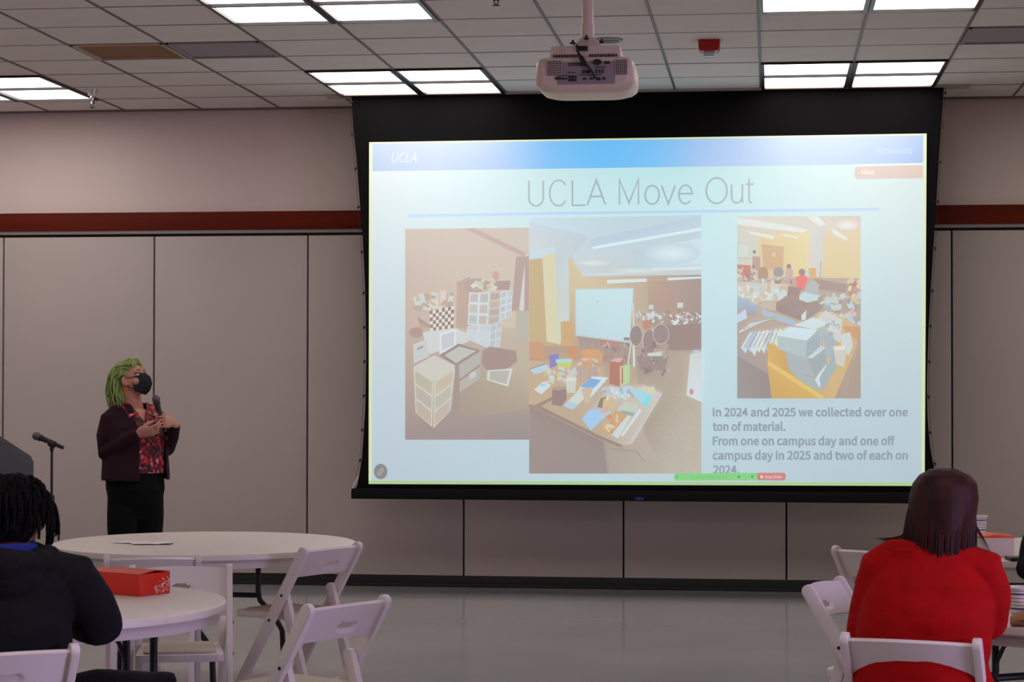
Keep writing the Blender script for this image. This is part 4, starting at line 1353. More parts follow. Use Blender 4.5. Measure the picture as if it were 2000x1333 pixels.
MB().box((0, 0, .49), (.62, .48, .92)).build('body', M_LECT, lt, bevel=.01)
MB().box((-.05, 0, .02), (.6, .56, .04)).build('base', M_LECT, lt, bevel=.008)

def mic_mesh(t, M, gr='microphone_grey_mesh', ln=0.):
    MB().lathe([(.001, -ln), (.010, -ln), (.0115, .004 - ln), (.0125, .06), (.0165, .13), (.018, .15), (.018, .155), (.001, .156)], 20).xf(M).build('handle', mat('mic_black', rgb(26, 25, 28), .45), t)
    MB().lathe([(.001, .150), (.021, .151), (.023, .156), (.021, .161), (.001, .162)], 20).xf(M).build('collar', mat('mic_ring', rgb(46, 44, 48), .3, .6), t)
    MB().ell((0, 0, .182), (.0255, .0255, .027)).xf(M).build('grille', mat(gr, rgb(92, 84, 84), .5, .4, var=.3, scale=400), t)

ms = thing('microphone_stand', 'thin black microphone stand beside the lectern', 'microphone stand', (-4.275, 12, 0))
MB().lathe([(.001, .03), (.02, .03), (.12, .014), (.128, .008), (.128, 0), (.001, 0)], 32).build('base', M_BLACK, ms)
MB().tube([(0, 0, .02), (0, 0, .80)], .0125, 12).build('pole', M_BLACK, ms)
MB().lathe([(.001, .76), (.018, .76), (.018, .86), (.014, .87), (.001, .87)], 16).build('clutch', M_BLACK, ms)
MB().tube([(0, 0, .86), (0, 0, 1.145)], .008, 10).build('upper_pole', M_BLACK, ms)
MB().tube([(0, 0, 1.14), (0, 0, 1.165), (.004, 0, 1.178)], [.013, .012, .010], 12).build('swivel', M_BLACK, ms)
mm = thing('microphone', 'black microphone clipped on top of the stand by the lectern', 'microphone', (-4.203, 12, 1.152))
dv = Vector((-.178, 0, .074)).normalized()
mic_mesh(mm, dv.to_track_quat('Z', 'Y').to_matrix().to_4x4())
MB().tube([(-.052, 0, .016), (-.088, 0, .031)], .0215, 14, dome=False).build('clip', M_BLACK, mm)
# ------------------------------------------------------------ people
SKIN = mat('skin_light', rgb(192, 132, 110), .55, var=.05, scale=30)
SKIN_D = mat('skin_brown', rgb(110, 66, 48), .55, var=.05, scale=30)
M_PANTS = mat('black_trousers', rgb(12, 12, 13), .9, bump=.2, bscale=30, spec=.15)
M_SHOE = mat('black_shoe_leather', rgb(22, 20, 20), .4)

def hand(mb, M, curls, spread=.0, thumb=(35, 25, 30), side=1, sc=1.0):
    """palm and five fingers in the frame M: y to the fingertips, x to the thumb side, -z the palm side"""
    q = MB()
    rows = [(-.02, .026, .019), (.0, .029, .019), (.03, .037, .0165), (.06, .042, .0155), (.085, .042, .0135), (.096, .036, .010)]
    R = []
    for y, a, b_ in rows:
        R.append([(a * math.cos(k * pi / 9) * side, y, b_ * math.sin(k * pi / 9)) for k in range(18)])
    q.rings(R)
    fl = [(.0325, .070, .0082), (.0108, .078, .0085), (-.0108, .072, .0082), (-.032, .056, .0074)]
    for (x, L, r), c in zip(fl, curls):
        p = Vector((x * side, .086, 0))
        a = 0.0
        sx = (x / .03) * spread * side
        pts = [Vector((x * side * .95, .05, 0)), p.copy()]
        for seg, cc in zip((.46, .31, .23), c):
            a += math.radians(cc)
            p = p + Vector((sx * math.cos(a), math.cos(a), -math.sin(a))) * L * seg
            pts.append(p.copy())
        q.tube(pts, [r, r, r * .97, r * .9, r * .78], 10)
    t0 = Vector((.026 * side, .012, -.004))
    a1 = math.radians(thumb[0])
    p1 = t0 + Vector((side * math.sin(a1) * .042, math.cos(a1) * .042, -.010))
    a2 = a1 - math.radians(thumb[1])
    p2 = p1 + Vector((side * math.sin(a2) * .032, math.cos(a2) * .030, -.032 * math.sin(math.radians(thumb[2]))))
    p3 = p2 + Vector((side * math.sin(a2 - .3) * .024, math.cos(a2 - .3) * .022, -.024 * math.sin(math.radians(thumb[2] + 15))))
    q.tube([t0, p1, p2, p3], [.015, .0125, .0105, .0088], 10)
    S_ = Matrix.Diagonal((sc, sc, sc, 1))
    q.xf(M @ S_)
    mb.v, n0 = mb.v + q.v, len(mb.v)
    mb.f += [tuple(i + n0 for i in f) for f in q.f]
    mb.m += q.m

def frame(o, y, z):
    """matrix with origin o, y axis along y and z axis near z"""
    y = Vector(y).normalized()
    z = Vector(z)
    z = (z - y * z.dot(y)).normalized()
    x = y.cross(z)
    return Matrix(((x.x, y.x, z.x, o[0]), (x.y, y.y, z.y, o[1]), (x.z, y.z, z.z, o[2]), (0, 0, 0, 1)))

def head_shapes(mb, M, neck_to):
    """skull, jaw, nose, lips, brow, ears and a neck; M: x right, y forward, z up, origin mid skull"""
    q = MB()
    q.ell((0, -.012, .028), (.076, .094, .086))
    q.ell((0, .012, -.02), (.066, .078, .085))
    q.ell((0, .03, -.07), (.05, .058, .042))
    q.ell((0, .072, -.094), (.022, .02, .018))
    q.tube([(0, .084, .018), (0, .099, -.012), (0, .106, -.026)], [.008, .011, .012], 10)
    for s in (-1, 1):
        q.ell((s * .013, .095, -.03), (.009, .010, .008))
        q.ell((s * .034, .072, .03), (.026, .014, .010))
        q.ell((s * .045, .058, -.028), (.026, .026, .026))
        e = Matrix.Rotation(s * .35, 4, 'Z')
        q.ell((s * .077, -.008, -.012), (.009, .019, .031), e)
        q.ell((s * .075, .002, -.038), (.008, .011, .011))
    q.tube([(-.02, .085, -.062), (0, .092, -.06), (.02, .085, -.062)], [.006, .008, .006], 8)
    q.tube([(-.018, .084, -.071), (0, .09, -.071), (.018, .084, -.071)], [.006, .008, .006], 8)
    q.xf(M)
    n0 = len(mb.v)
    mb.v += q.v
    mb.f += [tuple(i + n0 for i in f) for f in q.f]
    mb.m += q.m
    a = M @ Vector((0, -.02, -.03))
    b_ = M @ Vector((0, -.025, -.09))
    mb.tube([a, b_, Vector(neck_to)], [.056, .057, .064], 18)

def eyes(M, parent, lid=SKIN):
    w = mat('eye_white', rgb(225, 215, 210), .3)
    i_ = mat('eye_dark', rgb(40, 26, 20), .2)
    for s in (-1, 1):
        e = MB().ell((s * .033, .0745, .012), (.0145, .0125, .0105)).xf(M).build('eye', w, parent)
        MB().ell((s * .033, .0855, .012), (.0062, .0035, .0062), n=12, m=8).xf(M).build('iris', i_, e)
        MB().tube([(s * .018, .0875, .018), (s * .034, .088, .022), (s * .05, .078, .016)], [.002, .003, .002], 8).xf(M).build('eyelid', mat('eyelid', rgb(120, 74, 62), .6), parent)

def strand(mb, pts, r0, r1, n=6, flat=1.0):
    k = len(pts)
    rr = [r0 * (1 - (i / (k - 1)) ** 2) + r1 * (i / (k - 1)) ** 2 for i in range(k)]
    mb.tube(pts, rr, n, dome=False, flat=flat)

def bez(p0, p1, p2, p3, n):
    out = []
    for i in range(n + 1):
        t_ = i / n
        out.append(p0 * (1 - t_) ** 3 + p1 * 3 * t_ * (1 - t_) ** 2 + p2 * 3 * t_ * t_ * (1 - t_) + p3 * t_ ** 3)
    return out

# ---------------- the presenter: standing, chest turned to the screen, microphone in the left hand
pr = thing('person', 'person with green hair and black face mask standing, holding a microphone', 'person', (-4.08, 13.0, 0))
C45 = math.sqrt(.5)
def L(r, f, u):
    """r to her right, f forward, u up"""
    return Vector((-C45 * r + C45 * f, -C45 * r - C45 * f, u))
AR = math.radians(45)       # rotation of the torso ellipses: their a axis lies along her right
def tl(rows, mb, pw=2.2):
    out = []
    for (f, u, a, b_) in rows:
        p = L(0, f, u)
        out.append((p.x, p.y, u, a, b_))
    mb.loft(out, 36, AR, pw)
HC = Vector((-.008, -.03, 1.568))
hf = Vector((.93, -.30, .20)).normalized()
hx = hf.cross(Vector((0, 0, 1))).normalized()
hz = hx.cross(hf)
HM_ = Matrix(((hx.x, hf.x, hz.x, HC.x), (hx.y, hf.y, hz.y, HC.y), (hx.z, hf.z, hz.z, HC.z), (0, 0, 0, 1)))
HM_ = HM_ @ Matrix.Diagonal((1.0, 1.0, 1.02, 1))
b = MB()
head_shapes(b, HM_, L(0, .0, 1.36))
tl([(0, .86, .18, .14), (.0, 1.0, .19, .15), (.01, 1.15, .18, .145), (.0, 1.3, .17, .12), (0, 1.37, .12, .08)], b)
RS, RE_, RW = L(.17, -.01, 1.315), L(.205, -.005, 1.095), Vector((.092, -.25, 1.215))
LS, LE_, LW = L(-.175, -.01, 1.315), L(-.222, .04, 1.115), Vector((.294, -.074, 1.268))
b.tube([RS, RE_, RW], [.05, .042, .028], 14)
b.tube([LS, LE_, LW], [.05, .042, .028], 14)
for s in (-1, 1):
    b.tube([L(s * .095, 0, .90), L(s * .10, .01, .5), L(s * .10, -.01, .08)], [.085, .06, .045], 16)
# microphone first: the fingers close around it
MIC0, MIC1 = Vector((.243, -.165, 1.262)), Vector((.186, -.165, 1.470))
md = (MIC1 - MIC0).normalized()
# near (right) hand: palm half up, reaching to the other hand
hand(b, frame(RW + Vector((.016, 0, .004)), Vector((.96, .08, .20)), Vector((.10, -.72, -.68))), [(14, 22, 14), (17, 26, 16), (22, 30, 18), (28, 32, 20)], .02, (20, 14, 26), -1, 1.0)
# far (left) hand: grips the handle
gp = MIC0 + md * .030
hy, hz_ = Vector((-.22, -.97, .08)).normalized(), Vector((.97, -.22, .15))
hand(b, frame(gp - hy * .072 + hz_.normalized() * .029, hy, hz_), [(62, 78, 40), (64, 80, 42), (66, 80, 44), (68, 80, 44)], .0, (30, 20, 62), 1, 1.0)
body_o = link('body', organic(b, 'body', SKIN, .0030, 2, .5), pr)
eyes(HM_, pr)
MB().tube([(-.05, .076, .036), (-.034, .086, .042), (-.018, .088, .038)], [.002, .0035, .003], 8).xf(HM_).build('eyebrow', mat('brow_brown', rgb(110, 70, 52), .8), pr)
MB().tube([(.05, .076, .036), (.034, .086, .042), (.018, .088, .038)], [.002, .0035, .003], 8).xf(HM_).build('eyebrow', mat('brow_brown', rgb(110, 70, 52), .8), pr)

# shirt with a blossom print
def shirt_mat():
    m = bpy.data.materials.new('blossom_print')
    m.use_nodes = True
    nt = m.node_tree
    bs = nt.nodes['Principled BSDF']
    bs.inputs['Roughness'].default_value = .7
    tc = nt.nodes.new('ShaderNodeTexCoord')
    nz = nt.nodes.new('ShaderNodeTexNoise')
    nz.inputs['Scale'].default_value = 20
    nt.links.new(tc.outputs['Object'], nz.inputs['Vector'])
    mx = nt.nodes.new('ShaderNodeMixRGB')
    mx.inputs[0].default_value = .06
    nt.links.new(tc.outputs['Object'], mx.inputs[1])
    nt.links.new(nz.outputs['Color'], mx.inputs[2])
    v = nt.nodes.new('ShaderNodeTexVoronoi')
    v.inputs['Scale'].default_value = 40
    nt.links.new(mx.outputs[0], v.inputs['Vector'])
    r = nt.nodes.new('ShaderNodeValToRGB')
    r.color_ramp.elements[0].position = .42
    r.color_ramp.elements[0].color = (1, 1, 1, 1)
    r.color_ramp.elements[1].position = .6
    r.color_ramp.elements[1].color = (0, 0, 0, 1)
    nt.links.new(v.outputs['Distance'], r.inputs[0])
    sx = nt.nodes.new('ShaderNodeSeparateColor')
    nt.links.new(v.outputs['Color'], sx.inputs[0])
    r2 = nt.nodes.new('ShaderNodeValToRGB')
    r2.color_ramp.interpolation = 'CONSTANT'
    e = r2.color_ramp.elements
    e[0].position, e[0].color = 0, rgb(170, 16, 26)
    e[1].position, e[1].color = .35, rgb(214, 44, 66)
    for p_, c_ in ((.6, rgb(120, 30, 22)), (.78, rgb(236, 110, 130)), (.9, rgb(60, 50, 30))):
        q = e.new(p_)
        q.color = c_
    nt.links.new(sx.outputs[0], r2.inputs[0])
    m2 = nt.nodes.new('ShaderNodeMixRGB')
    nt.links.new(r.outputs[0], m2.inputs[0])
    m2.inputs[1].default_value = rgb(44, 18, 22)
    nt.links.new(r2.outputs[0], m2.inputs[2])
    nt.links.new(m2.outputs[0], bs.inputs['Base Color'])
    return m
sh = MB()
tl([(.005, .955, .208, .168), (.01, 1.05, .203, .168), (.02, 1.18, .2, .172), (.012, 1.27, .19, .150), (.0, 1.34, .165, .115), (-.005, 1.385, .115, .085), (-.008, 1.415, .078, .072)], sh)
def shirt_cut(p):
    f = C45 * p.x - C45 * p.y
    r = -C45 * p.x - C45 * p.y
    # open collar: a V in front, hem below, neck hole
    if p.z < .958 or p.z > 1.412:
        return True
    return f > .03 and p.z > 1.285 and abs(r) < (p.z - 1.285) * .46
link('shirt', organic(sh, 'shirt', shirt_mat(), .006, 4, .5, .004, 10, cut=shirt_cut, thick=.003), pr)
cm = MB()
for s in (-1, 1):       # collar leaves folded over beside the V
    a, b_, c_, d_ = L(s * .075, .012, 1.418), L(s * .048, .105, 1.345), L(s * .10, .118, 1.318), L(s * .118, .045, 1.392)
    n3 = L(0, .02, 0)
    cm.add([a, b_, c_, d_, a + n3 * .3, b_ + n3 * .3, c_ + n3 * .3, d_ + n3 * .3], [(0, 1, 2, 3), (4, 7, 6, 5), (0, 4, 5, 1), (1, 5, 6, 2), (2, 6, 7, 3), (3, 7, 4, 0)])
cm.build('shirt_collar', bpy.data.materials['blossom_print'], pr, bevel=.002)
# cardigan, open in front
M_CARD = mat('dark_plum_knit', rgb(44, 22, 30), .9, var=.1, scale=60, bump=.3, bscale=140, sheen=.0, spec=.2)
cd = MB()
tl([(.02, .895, .216, .180), (.02, .93, .222, .184), (.015, 1.05, .216, .182), (.014, 1.18, .214, .184), (.006, 1.26, .205, .165), (-.005, 1.33, .175, .128), (-.012, 1.385, .12, .098), (-.015, 1.425, .082, .08)], cd)
cd.tube([L(.12, -.01, 1.345), L(.165, -.01, 1.305), L(.195, -.005, 1.20), RE_, RE_ * .5 + RW * .5 + Vector((0, 0, -.006)), RW + Vector((-.012, 0, -.002))], [.06, .068, .064, .058, .05, .040], 16)
cd.tube([L(-.12, -.01, 1.345), L(-.17, -.01, 1.305), L(-.205, .01, 1.20), LE_, LE_ * .5 + LW * .5, LW + (LE_ - LW) * .06], [.06, .066, .06, .055, .048, .038], 16)
def card_cut(p):
    f = C45 * p.x - C45 * p.y
    r = -C45 * p.x - C45 * p.y
    if p.z < .912 or p.z > 1.402:
        return True
    a_, b2 = .225, .19
    if (r / a_) ** 2 + ((f - .018) / b2) ** 2 > 1.13 or f < .02:
        return False
    k_ = 0 if p.z < 1.28 else (p.z - 1.28) * .3
    return -.145 + k_ < r < .062 - k_ * .2
link('cardigan', organic(cd, 'cardigan', M_CARD, .0062, 5, .5, .006, 7, (1, 1, .6), cut=card_cut, thick=.004), pr)
# trousers and shoes
tr = MB()
tl([(.02, .66, .12, .085), (.02, .76, .175, .135), (.018, .86, .19, .165), (.015, .93, .188, .158), (.01, .975, .18, .15)], tr)
for s in (-1, 1):
    tr.tube([L(s * .09, .02, .86), L(s * .092, .022, .7), L(s * .096, .015, .45), L(s * .10, -.005, .10)], [.104, .100, .085, .078], 20)
link('trousers', organic(tr, 'trousers', M_PANTS, .008, 4, .5, .005, 8, (1, 1, .7)), pr)
for s in (-1, 1):
    so = MB()
    so.tube([L(s * .105, -.05, .045), L(s * .11, .06, .042), L(s * .12, .16, .034)], [.043, .045, .034], 14)
    so.tube([L(s * .105, -.02, .05), L(s * .105, -.01, .11)], [.045, .042], 14)
    so.v = [(x, y, max(z, .001)) for x, y, z in so.v]
    so.build('shoe', M_SHOE, pr)
# mask with ear loops
mk = bmesh.new()
for s in (-1, 1):
    for p in ((s * .059, .056, .004), (s * .064, .042, -.04), (s * .055, .04, -.088), (s * .03, .088, .016), (s * .028, .122, -.035), (s * .026, .118, -.075), (s * .03, .078, -.112)):
        mk.verts.new(HM_ @ Vector(p))
for p in ((0, .108, .02), (0, .146, -.018), (0, .15, -.06), (0, .128, -.098), (0, .084, -.122), (0, .05, -.05)):
    mk.verts.new(HM_ @ Vector(p))
bmesh.ops.convex_hull(mk, input=mk.verts[:])
bmesh.ops.delete(mk, geom=[v for v in mk.verts if not v.link_faces], context='VERTS')
bmesh.ops.bevel(mk, geom=[e for e in mk.edges if e.is_manifold and e.calc_face_angle(0) > .4], offset=.003, segments=2, affect='EDGES')
mme = bpy.data.meshes.new('face_mask')
mk.to_mesh(mme)
mk.free()
mme.materials.append(mat('black_mask_cloth', rgb(18, 19, 20), .8))
mo = link('face_mask', mme, pr)
for s in (-1, 1):
    lp = MB().tube([(s * .058, .056, .0), (s * .074, .02, .003), (s * .082, -.012, .01)], .0022, 6).xf(HM_)
    lp.tube([HM_ @ Vector(q) for q in ((s * .056, .045, -.078), (s * .074, .015, -.05), (s * .08, -.01, -.035), (s * .082, -.024, -.01))], .0022, 6)
    lp.build('ear_loop', MATS['black_mask_cloth'], mo)
for s in (-1, 1):
    er = MB().lathe([(.012, -.002), (.017, -.002), (.017, .002), (.012, .002)], 20, (0, 0, 0), Matrix.Rotation(pi / 2, 4, 'Y'))
    er.xf(Matrix.Translation(HM_ @ Vector((s * .083, .0, -.07))) @ HM_.to_3x3().to_4x4())
    er.build('earring', mat('orange_earring', rgb(190, 96, 40), .4), pr)
# green hair: swept back from the brow, loose to the shoulders
def green_mat():
    m = mat('green_dyed_hair', rgb(142, 160, 90), .65, var=.45, scale=30, stretch=(1, 1, .25), spec=.25)
    return m
M_GREEN = green_mat()
cap = MB()
cap.ell((0, -.02, .034), (.083, .096, .088), n=28, m=18)
cap.ell((0, -.075, -.03), (.07, .055, .09))
cap.xf(HM_)
def hair_cut(p):
    q = HM_.inverted() @ p
    return q.y > .052 + .25 * (q.z - .05) * (q.z > .05) and q.z < .098 or (abs(q.x) > .045 and q.y > .01 and q.z < .055) or (abs(q.x) > .062 and q.y > -.03 and q.z < .02)
hm = organic(cap, 'hair', M_GREEN, .005, 3, .5, .004, 26, cut=hair_cut, thick=.004)
hair = link('hair', hm, pr)
hs_ = MB()
rh = random.Random(5)
down = HM_.to_3x3().inverted() @ Vector((0, 0, -1))
for i in range(230):
    a = rh.uniform(-2.6, 2.6)            # around the back of the head, 0 = straight back
    el = rh.uniform(-.1, 1.15)
    p0 = Vector((math.sin(a) * .086 * math.cos(el), -.02 - math.cos(a) * .098 * math.cos(el), .034 + .09 * math.sin(el)))
    if p0.y > .05 or (p0.y > .0 and p0.z < .05):
        continue
    side = 1 if p0.x >= 0 else -1
    en = Vector((math.copysign(abs(math.sin(a)) ** .7, a) * rh.uniform(.055, .105), -.05 - rh.uniform(.0, .135) * (.55 + .45 * math.cos(a)), -.105 - rh.uniform(.0, .085)))
    if abs(en.x) > .05 and en.y > -.05:
        en.y = -.05 - rh.uniform(0, .03)
    p1 = p0 + Vector((p0.x * .25, -.055, .012))
    p2 = Vector((en.x * 1.12, en.y - rh.uniform(0, .03), en.z + .08))
    pts = [HM_ @ q for q in bez(p0, p1, p2, en, 8)]
    pts = [q + Vector((rh.uniform(-1, 1), rh.uniform(-1, 1), 0)) * .006 for q in pts]
    strand(hs_, pts, .0075, .003, 6, .6)
for i in range(46):                      # front roll swept up and back
    x = rh.uniform(-.055, .055)
    p0 = Vector((x, .072 - abs(x) * .35, .088 - abs(x) * .45))
    p1 = p0 + Vector((x * .1, .022, .03))
    p3 = Vector((x * 1.25, -.045, .112 - abs(x) * .5 + rh.uniform(0, .008)))
    p2 = Vector((x * 1.15, .01, .140 - abs(x) * .5))
    strand(hs_, [HM_ @ q for q in bez(p0, p1, p2, p3, 8)], .007, .006, 6, .7)
for i in range(30):                      # sides pulled back above the ears
    s = 1 if i % 2 else -1
    z = rh.uniform(.015, .09)
    p0 = Vector((s * .066, .052 - (.09 - z) * .45, z))
    p3 = Vector((s * .05, -.095, z * .6 + .03))
    strand(hs_, [HM_ @ q for q in bez(p0, p0 + Vector((s * .022, -.03, .012)), p3 + Vector((s * .05, .05, .012)), p3, 7)], .006, .005, 6, .7)
hs_.build('hair_locks', M_GREEN, hair)

pmic = thing('microphone', 'black handheld microphone in the hands of the person with green hair', 'microphone', pr.location + MIC0)
mic_mesh(pmic, (md.to_track_quat('Z', 'Y').to_matrix().to_4x4()), 'mic_grille_grey', .035)
clk = MB().box((0, 0, 0), (.03, .085, .016))
ck = clk.build('remote_control', M_BLACK, None, bevel=.005)
ck.location = Vector((-4.08, 13.0, 0)) + Vector((.160, -.215, 1.280))
ck.rotation_euler = (.3, -.1, -1.05)
tag(ck, 'small dark slide remote held in the right hand before the red shirt', 'remote')

# ---------------- seated people
def seated(label, loc, rz, jacket, skin, sw=.2, girth=1.0, head=(0, .02, 1.155), hfwd=(0, 1, 0), knees=((-.12, .36), (.12, .36)), elbows=((-.27, .02, .80), (.27, .02, .80)), hands=((-.16, .34, .775), (.16, .34, .775)), trousers=M_PANTS, flare=0., wr=.007, neck_h=1.045, arm=.062, lean=0., kz=(.555, .555)):
    t = thing('person', label, 'person', loc, rz)
    HCs = Vector(head)
    f = Vector(hfwd).normalized()
    x = f.cross(Vector((0, 0, 1))).normalized()
    z = x.cross(f)
    M = Matrix(((x.x, f.x, z.x, HCs.x), (x.y, f.y, z.y, HCs.y), (x.z, f.z, z.z, HCs.z), (0, 0, 0, 1)))
    b = MB()
    head_shapes(b, M, (0, -.05, neck_h - .06))
    b.loft([(0, -.05, .50, .16 * girth, .12 * girth), (0, -.07, .65, .15 * girth, .11 * girth), (0, -.06, .85, sw * .8, .10 * girth), (0, -.055, .97, sw * .75, .08)], 28)
    sh_ = [Vector((s * (sw - .015), -.05, neck_h - .075)) for s in (-1, 1)]
    for i, s in enumerate((-1, 1)):
        e, h_ = Vector(elbows[i]), Vector(hands[i])
        b.tube([sh_[i], e, h_], [.045, .038, .026], 12)
        hand(b, frame(h_ + (h_ - e).normalized() * .01, (h_ - e).normalized() + Vector((-s * .25, 0, -.05)), (0, 0, 1)), [(12, 22, 14), (14, 24, 16), (16, 26, 18), (20, 28, 18)], .04, (38, 14, 18), -s, 1.0)
        k = knees[i]
        hp = Vector((s * .09, .0, .535))
        b.tube([hp, Vector((k[0], k[1], kz[i])), Vector((k[0], k[1] + .04, .1))], [.07, .052, .04], 12)
    def sway(q):
        out = []
        for (x_, y_, z_) in q.v:
            k_ = max(0.0, min(1.0, (1.09 - z_) / .08))
            out.append((x_ + lean * max(0.0, z_ - .6) * k_, y_, z_))
        q.v = out
    if lean:
        sway(b)
    link('body', organic(b, 'body', skin, .0055, 3, .5), t)
    eyes(M, t)
    j = MB()
    g_ = girth
    j.loft([(0, -.045, .455, .205 * g_ + flare, .165 * g_ + flare * .5), (0, -.06, .55, .195 * g_ + flare * .6, .155 * g_), (0, -.075, .68, .185 * g_, .145 * g_), (0, -.07, .82, .19 * g_, .14 * g_), (0, -.06, .93, max(sw * .98, .17 * g_), .125 * g_), (0, -.055, .99, max(sw * .88, .14 * g_), .10), (0, -.055, neck_h - .012, max(.1, sw * .52), .078), (0, -.05, neck_h + .012, .075, .07)], 36, 0, 2.3)
    for i, s in enumerate((-1, 1)):
        e, h_ = Vector(elbows[i]), Vector(hands[i])
        s0 = sh_[i]
        j.tube([Vector((s * sw * .6, -.055, neck_h - .055)), s0 + Vector((s * .012, 0, 0)), s0 * .5 + e * .5 + Vector((s * .012, 0, 0)), e, e * .45 + h_ * .55, h_ - (h_ - e) * .06], [arm * .95, arm * 1.08, arm, arm * .92, arm * .8, arm * .62], 16)
    if lean:
        sway(j)
    link('jacket', organic(j, 'jacket', jacket, .007, 5, .5, wr, 6.5, (1, 1, 1.5)), t)
    p = MB()
    p.loft([(0, -.02, .455, .17 * g_, .15), (0, -.03, .5, .185 * g_, .165), (0, -.04, .57, .175 * g_, .145)], 28)
    for i, s in enumerate((-1, 1)):
        k = knees[i]
        p.tube([Vector((s * .09, -.01, .535)), Vector((s * .045 + k[0] * .5, k[1] * .5, .28 + kz[i] * .5)), Vector((k[0], k[1], kz[i])), Vector((k[0], k[1] + .035, .3)), Vector((k[0], k[1] + .04, .09))], [.092, .088, .068, .06, .055], 16)
    link('trousers', organic(p, 'trousers', trousers, .008, 4, .5, .004, 8), t)
    for i, s in enumerate((-1, 1)):
        k = knees[i]
        so = MB().tube([(k[0], k[1] + .0, .045), (k[0], k[1] + .1, .042), (k[0] * 1.08, k[1] + .2, .034)], [.042, .045, .034], 14)
        so.tube([(k[0], k[1] + .03, .05), (k[0], k[1] + .04, .1)], [.045, .042], 14)
        so.v = [(a, b2, max(c, .001)) for a, b2, c in so.v]
        so.build('shoe', M_SHOE, t)
    return t, M

# woman in red, from behind
M_RED = mat('red_wool', rgb(162, 4, 8), .85, var=.08, scale=14, bump=.15, bscale=120, spec=.15)
pw_, Mw = seated('person in a bright red jacket with long dark hair seen from behind', (.482, 6.69, 0), -.246, M_RED, SKIN, sw=.160, girth=1.12, head=(.07, -.01, 1.15), hfwd=(-.05, 1, .05),
                elbows=((-.195, -.05, .67), (.185, .03, .80)), hands=((-.19, .26, .62), (.12, .36, .80)), flare=.07, lean=.09, neck_h=1.05, arm=.068, wr=.009)
cl_ = MB()
cl_.lathe([(.078, .99), (.10, .985), (.092, 1.03), (.080, 1.036), (.070, 1.02)], 32, (0, -.05, 0), Matrix.Diagonal((1.15, 1, 1, 1)))
cl_.build('collar', M_RED, pw_)
M_HAIRB = mat('dark_auburn_hair', rgb(46, 15, 12), .6, var=.5, scale=22, stretch=(1, 1, .12), spec=.2)
hb = MB()
hb.loft([(.07, -.01, 1.283, .012, .012), (.07, -.01, 1.279, .045, .05), (.07, -.012, 1.262, .078, .086), (.07, -.014, 1.235, .100, .106), (.068, -.017, 1.19, .108, .116), (.064, -.022, 1.14, .106, .116), (.060, -.03, 1.09, .106, .110), (.058, -.04, 1.06, .10, .096), (.07, -.05, 1.045, .075, .06)], 40)
def hb_cut(p):
    return p.y > .045 and p.z < 1.235
h_o = link('hair', organic(hb, 'hair', M_HAIRB, .006, 3, .5, .003, 18, (1, 1, .2), cut=hb_cut, thick=.004), pw_)
hl = MB()
rh = random.Random(21)
for i in range(330):
    a = rh.uniform(-2.0, 2.0)
    sx, cy = math.sin(a), -math.cos(a)
    top = Vector((.07 + sx * rh.uniform(.0, .03), -.01 + cy * .02, 1.279))
    mid1 = Vector((.07 + sx * .105, -.014 + cy * .110, 1.262))
    mid2 = Vector((.062 + sx * .109, -.02 + cy * .122, 1.12))
    z_end = 1.045 - rh.uniform(0, .03)
    if .1 < sx < .75:
        z_end = 1.0 - rh.uniform(0, .06)
    elif sx > .75:
        z_end = 1.03 - rh.uniform(0, .05)
    elif sx < -.6:
        z_end = 1.055 - rh.uniform(0, .02)
    en = Vector((.058 + sx * (.104 + rh.uniform(-.012, .014)), -.045 + cy * rh.uniform(.085, .10), z_end))
    pts = bez(top, mid1, mid2, en, 11)
    strand(hl, pts, .0055, .002, 5, .6)
for q in range(9):                       # flyaway ends on the right shoulder and the left flick
    s0 = Vector((.155, -.03, 1.14))
    en = Vector((.175 + q * .007, -.06, 1.03 - q * .007))
    strand(hl, bez(s0, s0 + Vector((.015, 0, -.04)), en + Vector((.0, 0, .06)), en, 9), .0011, .0006, 5)
for q in range(6):
    s0 = Vector((-.04, -.06, 1.09))
    en = Vector((-.11 - q * .006, -.06, 1.05 + q * .002))
    strand(hl, bez(s0, s0 + Vector((-.01, 0, -.03)), en + Vector((.04, 0, .0)), en, 9), .002, .0006, 5)
hl.build('hair_locks', M_HAIRB, h_o)

# person in black at lower left, from behind
M_HOOD = mat('black_hoodie', rgb(22, 20, 24), .9, var=.1, scale=30, bump=.2, bscale=90, spec=.15)
pl_, Ml = seated('person in a black hoodie with short dark twisted hair, lower left corner', (-2.31, 6.08, 0), face(19), M_HOOD, SKIN_D, sw=.205, girth=1.05, head=(.03, .05, 1.145), hfwd=(.35, 1, -.08),
                knees=((-.14, .38), (.47, .24)), kz=(.56, .575), elbows=((-.29, .06, .80), (.285, .03, .80)), hands=((-.16, .36, .80), (.14, .40, .80)), neck_h=1.03, arm=.075, wr=.009)
MB().lathe([(.074, 1.0), (.094, .995), (.088, 1.055), (.076, 1.066), (.068, 1.055)], 28, (.0, -.03, .0), Matrix.Diagonal((1.1, 1.05, 1, 1))).build('blue_collar', mat('royal_blue_cloth', rgb(10, 26, 112), .85), pl_)
hd_ = MB()
ring = []
for i in range(17):
    a = math.radians(-35 - i * (250 / 16) + 90 + 45)
    ring.append((-.01 + .135 * math.cos(a), -.06 + .105 * math.sin(a), 1.012 + .01 * math.sin(a * 2)))
hd_.tube(ring, [.026] + [.043 + .008 * math.sin(i * 1.3) for i in range(15)] + [.030], 12)
hd_.ell((0, -.15, .955), (.12, .05, .07))
link('hood', organic(hd_, 'hood', M_HOOD, .007, 4, .5, .008, 14), pl_)
M_HAIRK = mat('black_twisted_hair', rgb(8, 6, 7), .8, var=.4, scale=50, bump=.6, bscale=120, spec=.12)
hk = MB()
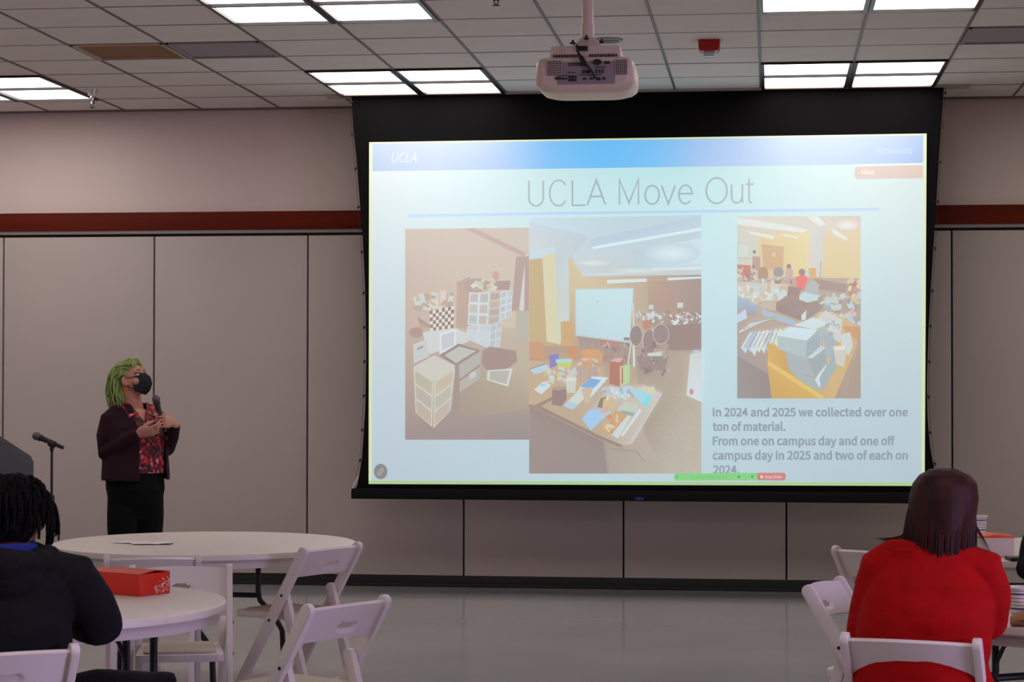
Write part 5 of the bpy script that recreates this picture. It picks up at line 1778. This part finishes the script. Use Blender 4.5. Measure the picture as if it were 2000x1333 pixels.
hk.ell((0, -.02, .03), (.098, .112, .096), n=28, m=18)
hk.ell((0, -.06, -.03), (.085, .065, .075))
hk.xf(Ml)
Mli = Ml.inverted()
def hk_cut(p):
    q = Mli @ p
    return q.y > .07 and q.z < .06 or (abs(q.x) > .05 and q.y > .02 and q.z < .0) or q.z < -.085
h2 = link('hair', organic(hk, 'hair', M_HAIRK, .006, 3, .5, .007, 34, cut=hk_cut, thick=.004), pl_)
tw = MB()
rh = random.Random(33)
for i in range(150):
    a = rh.uniform(-2.7, 2.7)
    el = rh.uniform(-.3, 1.2)
    p0 = Vector((math.sin(a) * .097 * math.cos(el), -.02 - math.cos(a) * .11 * math.cos(el), .03 + .095 * math.sin(el)))
    if p0.y > .07:
        continue
    out = Vector((p0.x, p0.y + .02, 0)).normalized()
    ln = rh.uniform(.05, .085) if p0.y < .0 else rh.uniform(.08, .13)
    p3 = p0 + out * rh.uniform(.012, .024) + Vector((0, 0, -ln))
    pts = bez(p0, p0 + out * .02 + Vector((0, 0, .006)), p3 + Vector((0, 0, ln * .5)), p3, 7)
    pts = [Ml @ (q + Vector((rh.uniform(-1, 1), rh.uniform(-1, 1), 0)) * .002) for q in pts]
    strand(tw, pts, .0062, .0045, 6)
for i in range(14):                      # longer twists hanging before the right ear
    p0 = Vector((.085 - i * .002, .02 + i * .005, .05))
    p3 = Vector((.098 + rh.uniform(-.02, .012), .035 + i * .004, -.05 - rh.uniform(0, .05)))
    strand(tw, [Ml @ q for q in bez(p0, p0 + Vector((.03, 0, .0)), p3 + Vector((.008, 0, .07)), p3, 8)], .0055, .003, 6)
tw.build('hair_twists', M_HAIRK, h2)
hb2 = MB().ell((.112, -.005, .0), (.004, .004, .005), n=10, m=6).xf(Ml)
hb2.build('hair_bead', mat('silver_bead', rgb(150, 160, 160), .2, .9), h2)

# person at the right edge, only a dark sleeve in the picture
pe_, Me = seated('person of whom only a black sleeve shows at the right edge of the picture', (1.375, 9.02, 0), face(178), M_HOOD, SKIN, sw=.2, head=(0, .02, 1.16), elbows=((-.27, .1, .775), (.285, .10, .775)), hands=((-.12, .42, .80), (.12, .42, .80)), arm=.066)
hq = MB()
hq.ell((0, -.02, .03), (.086, .102, .09))
hq.ell((0, -.055, -.03), (.076, .06, .075))
hq.xf(Me)
Mei = Me.inverted()
link('hair', organic(hq, 'hair', mat('brown_short_hair', rgb(40, 26, 20), .6, var=.4, scale=40), .006, 3, .5, .004, 30, cut=lambda p: ((Mei @ p).y > .06 and (Mei @ p).z < .07) or (abs((Mei @ p).x) > .05 and (Mei @ p).y > .0 and (Mei @ p).z < .01) or (Mei @ p).z < -.08, thick=.004), pe_)
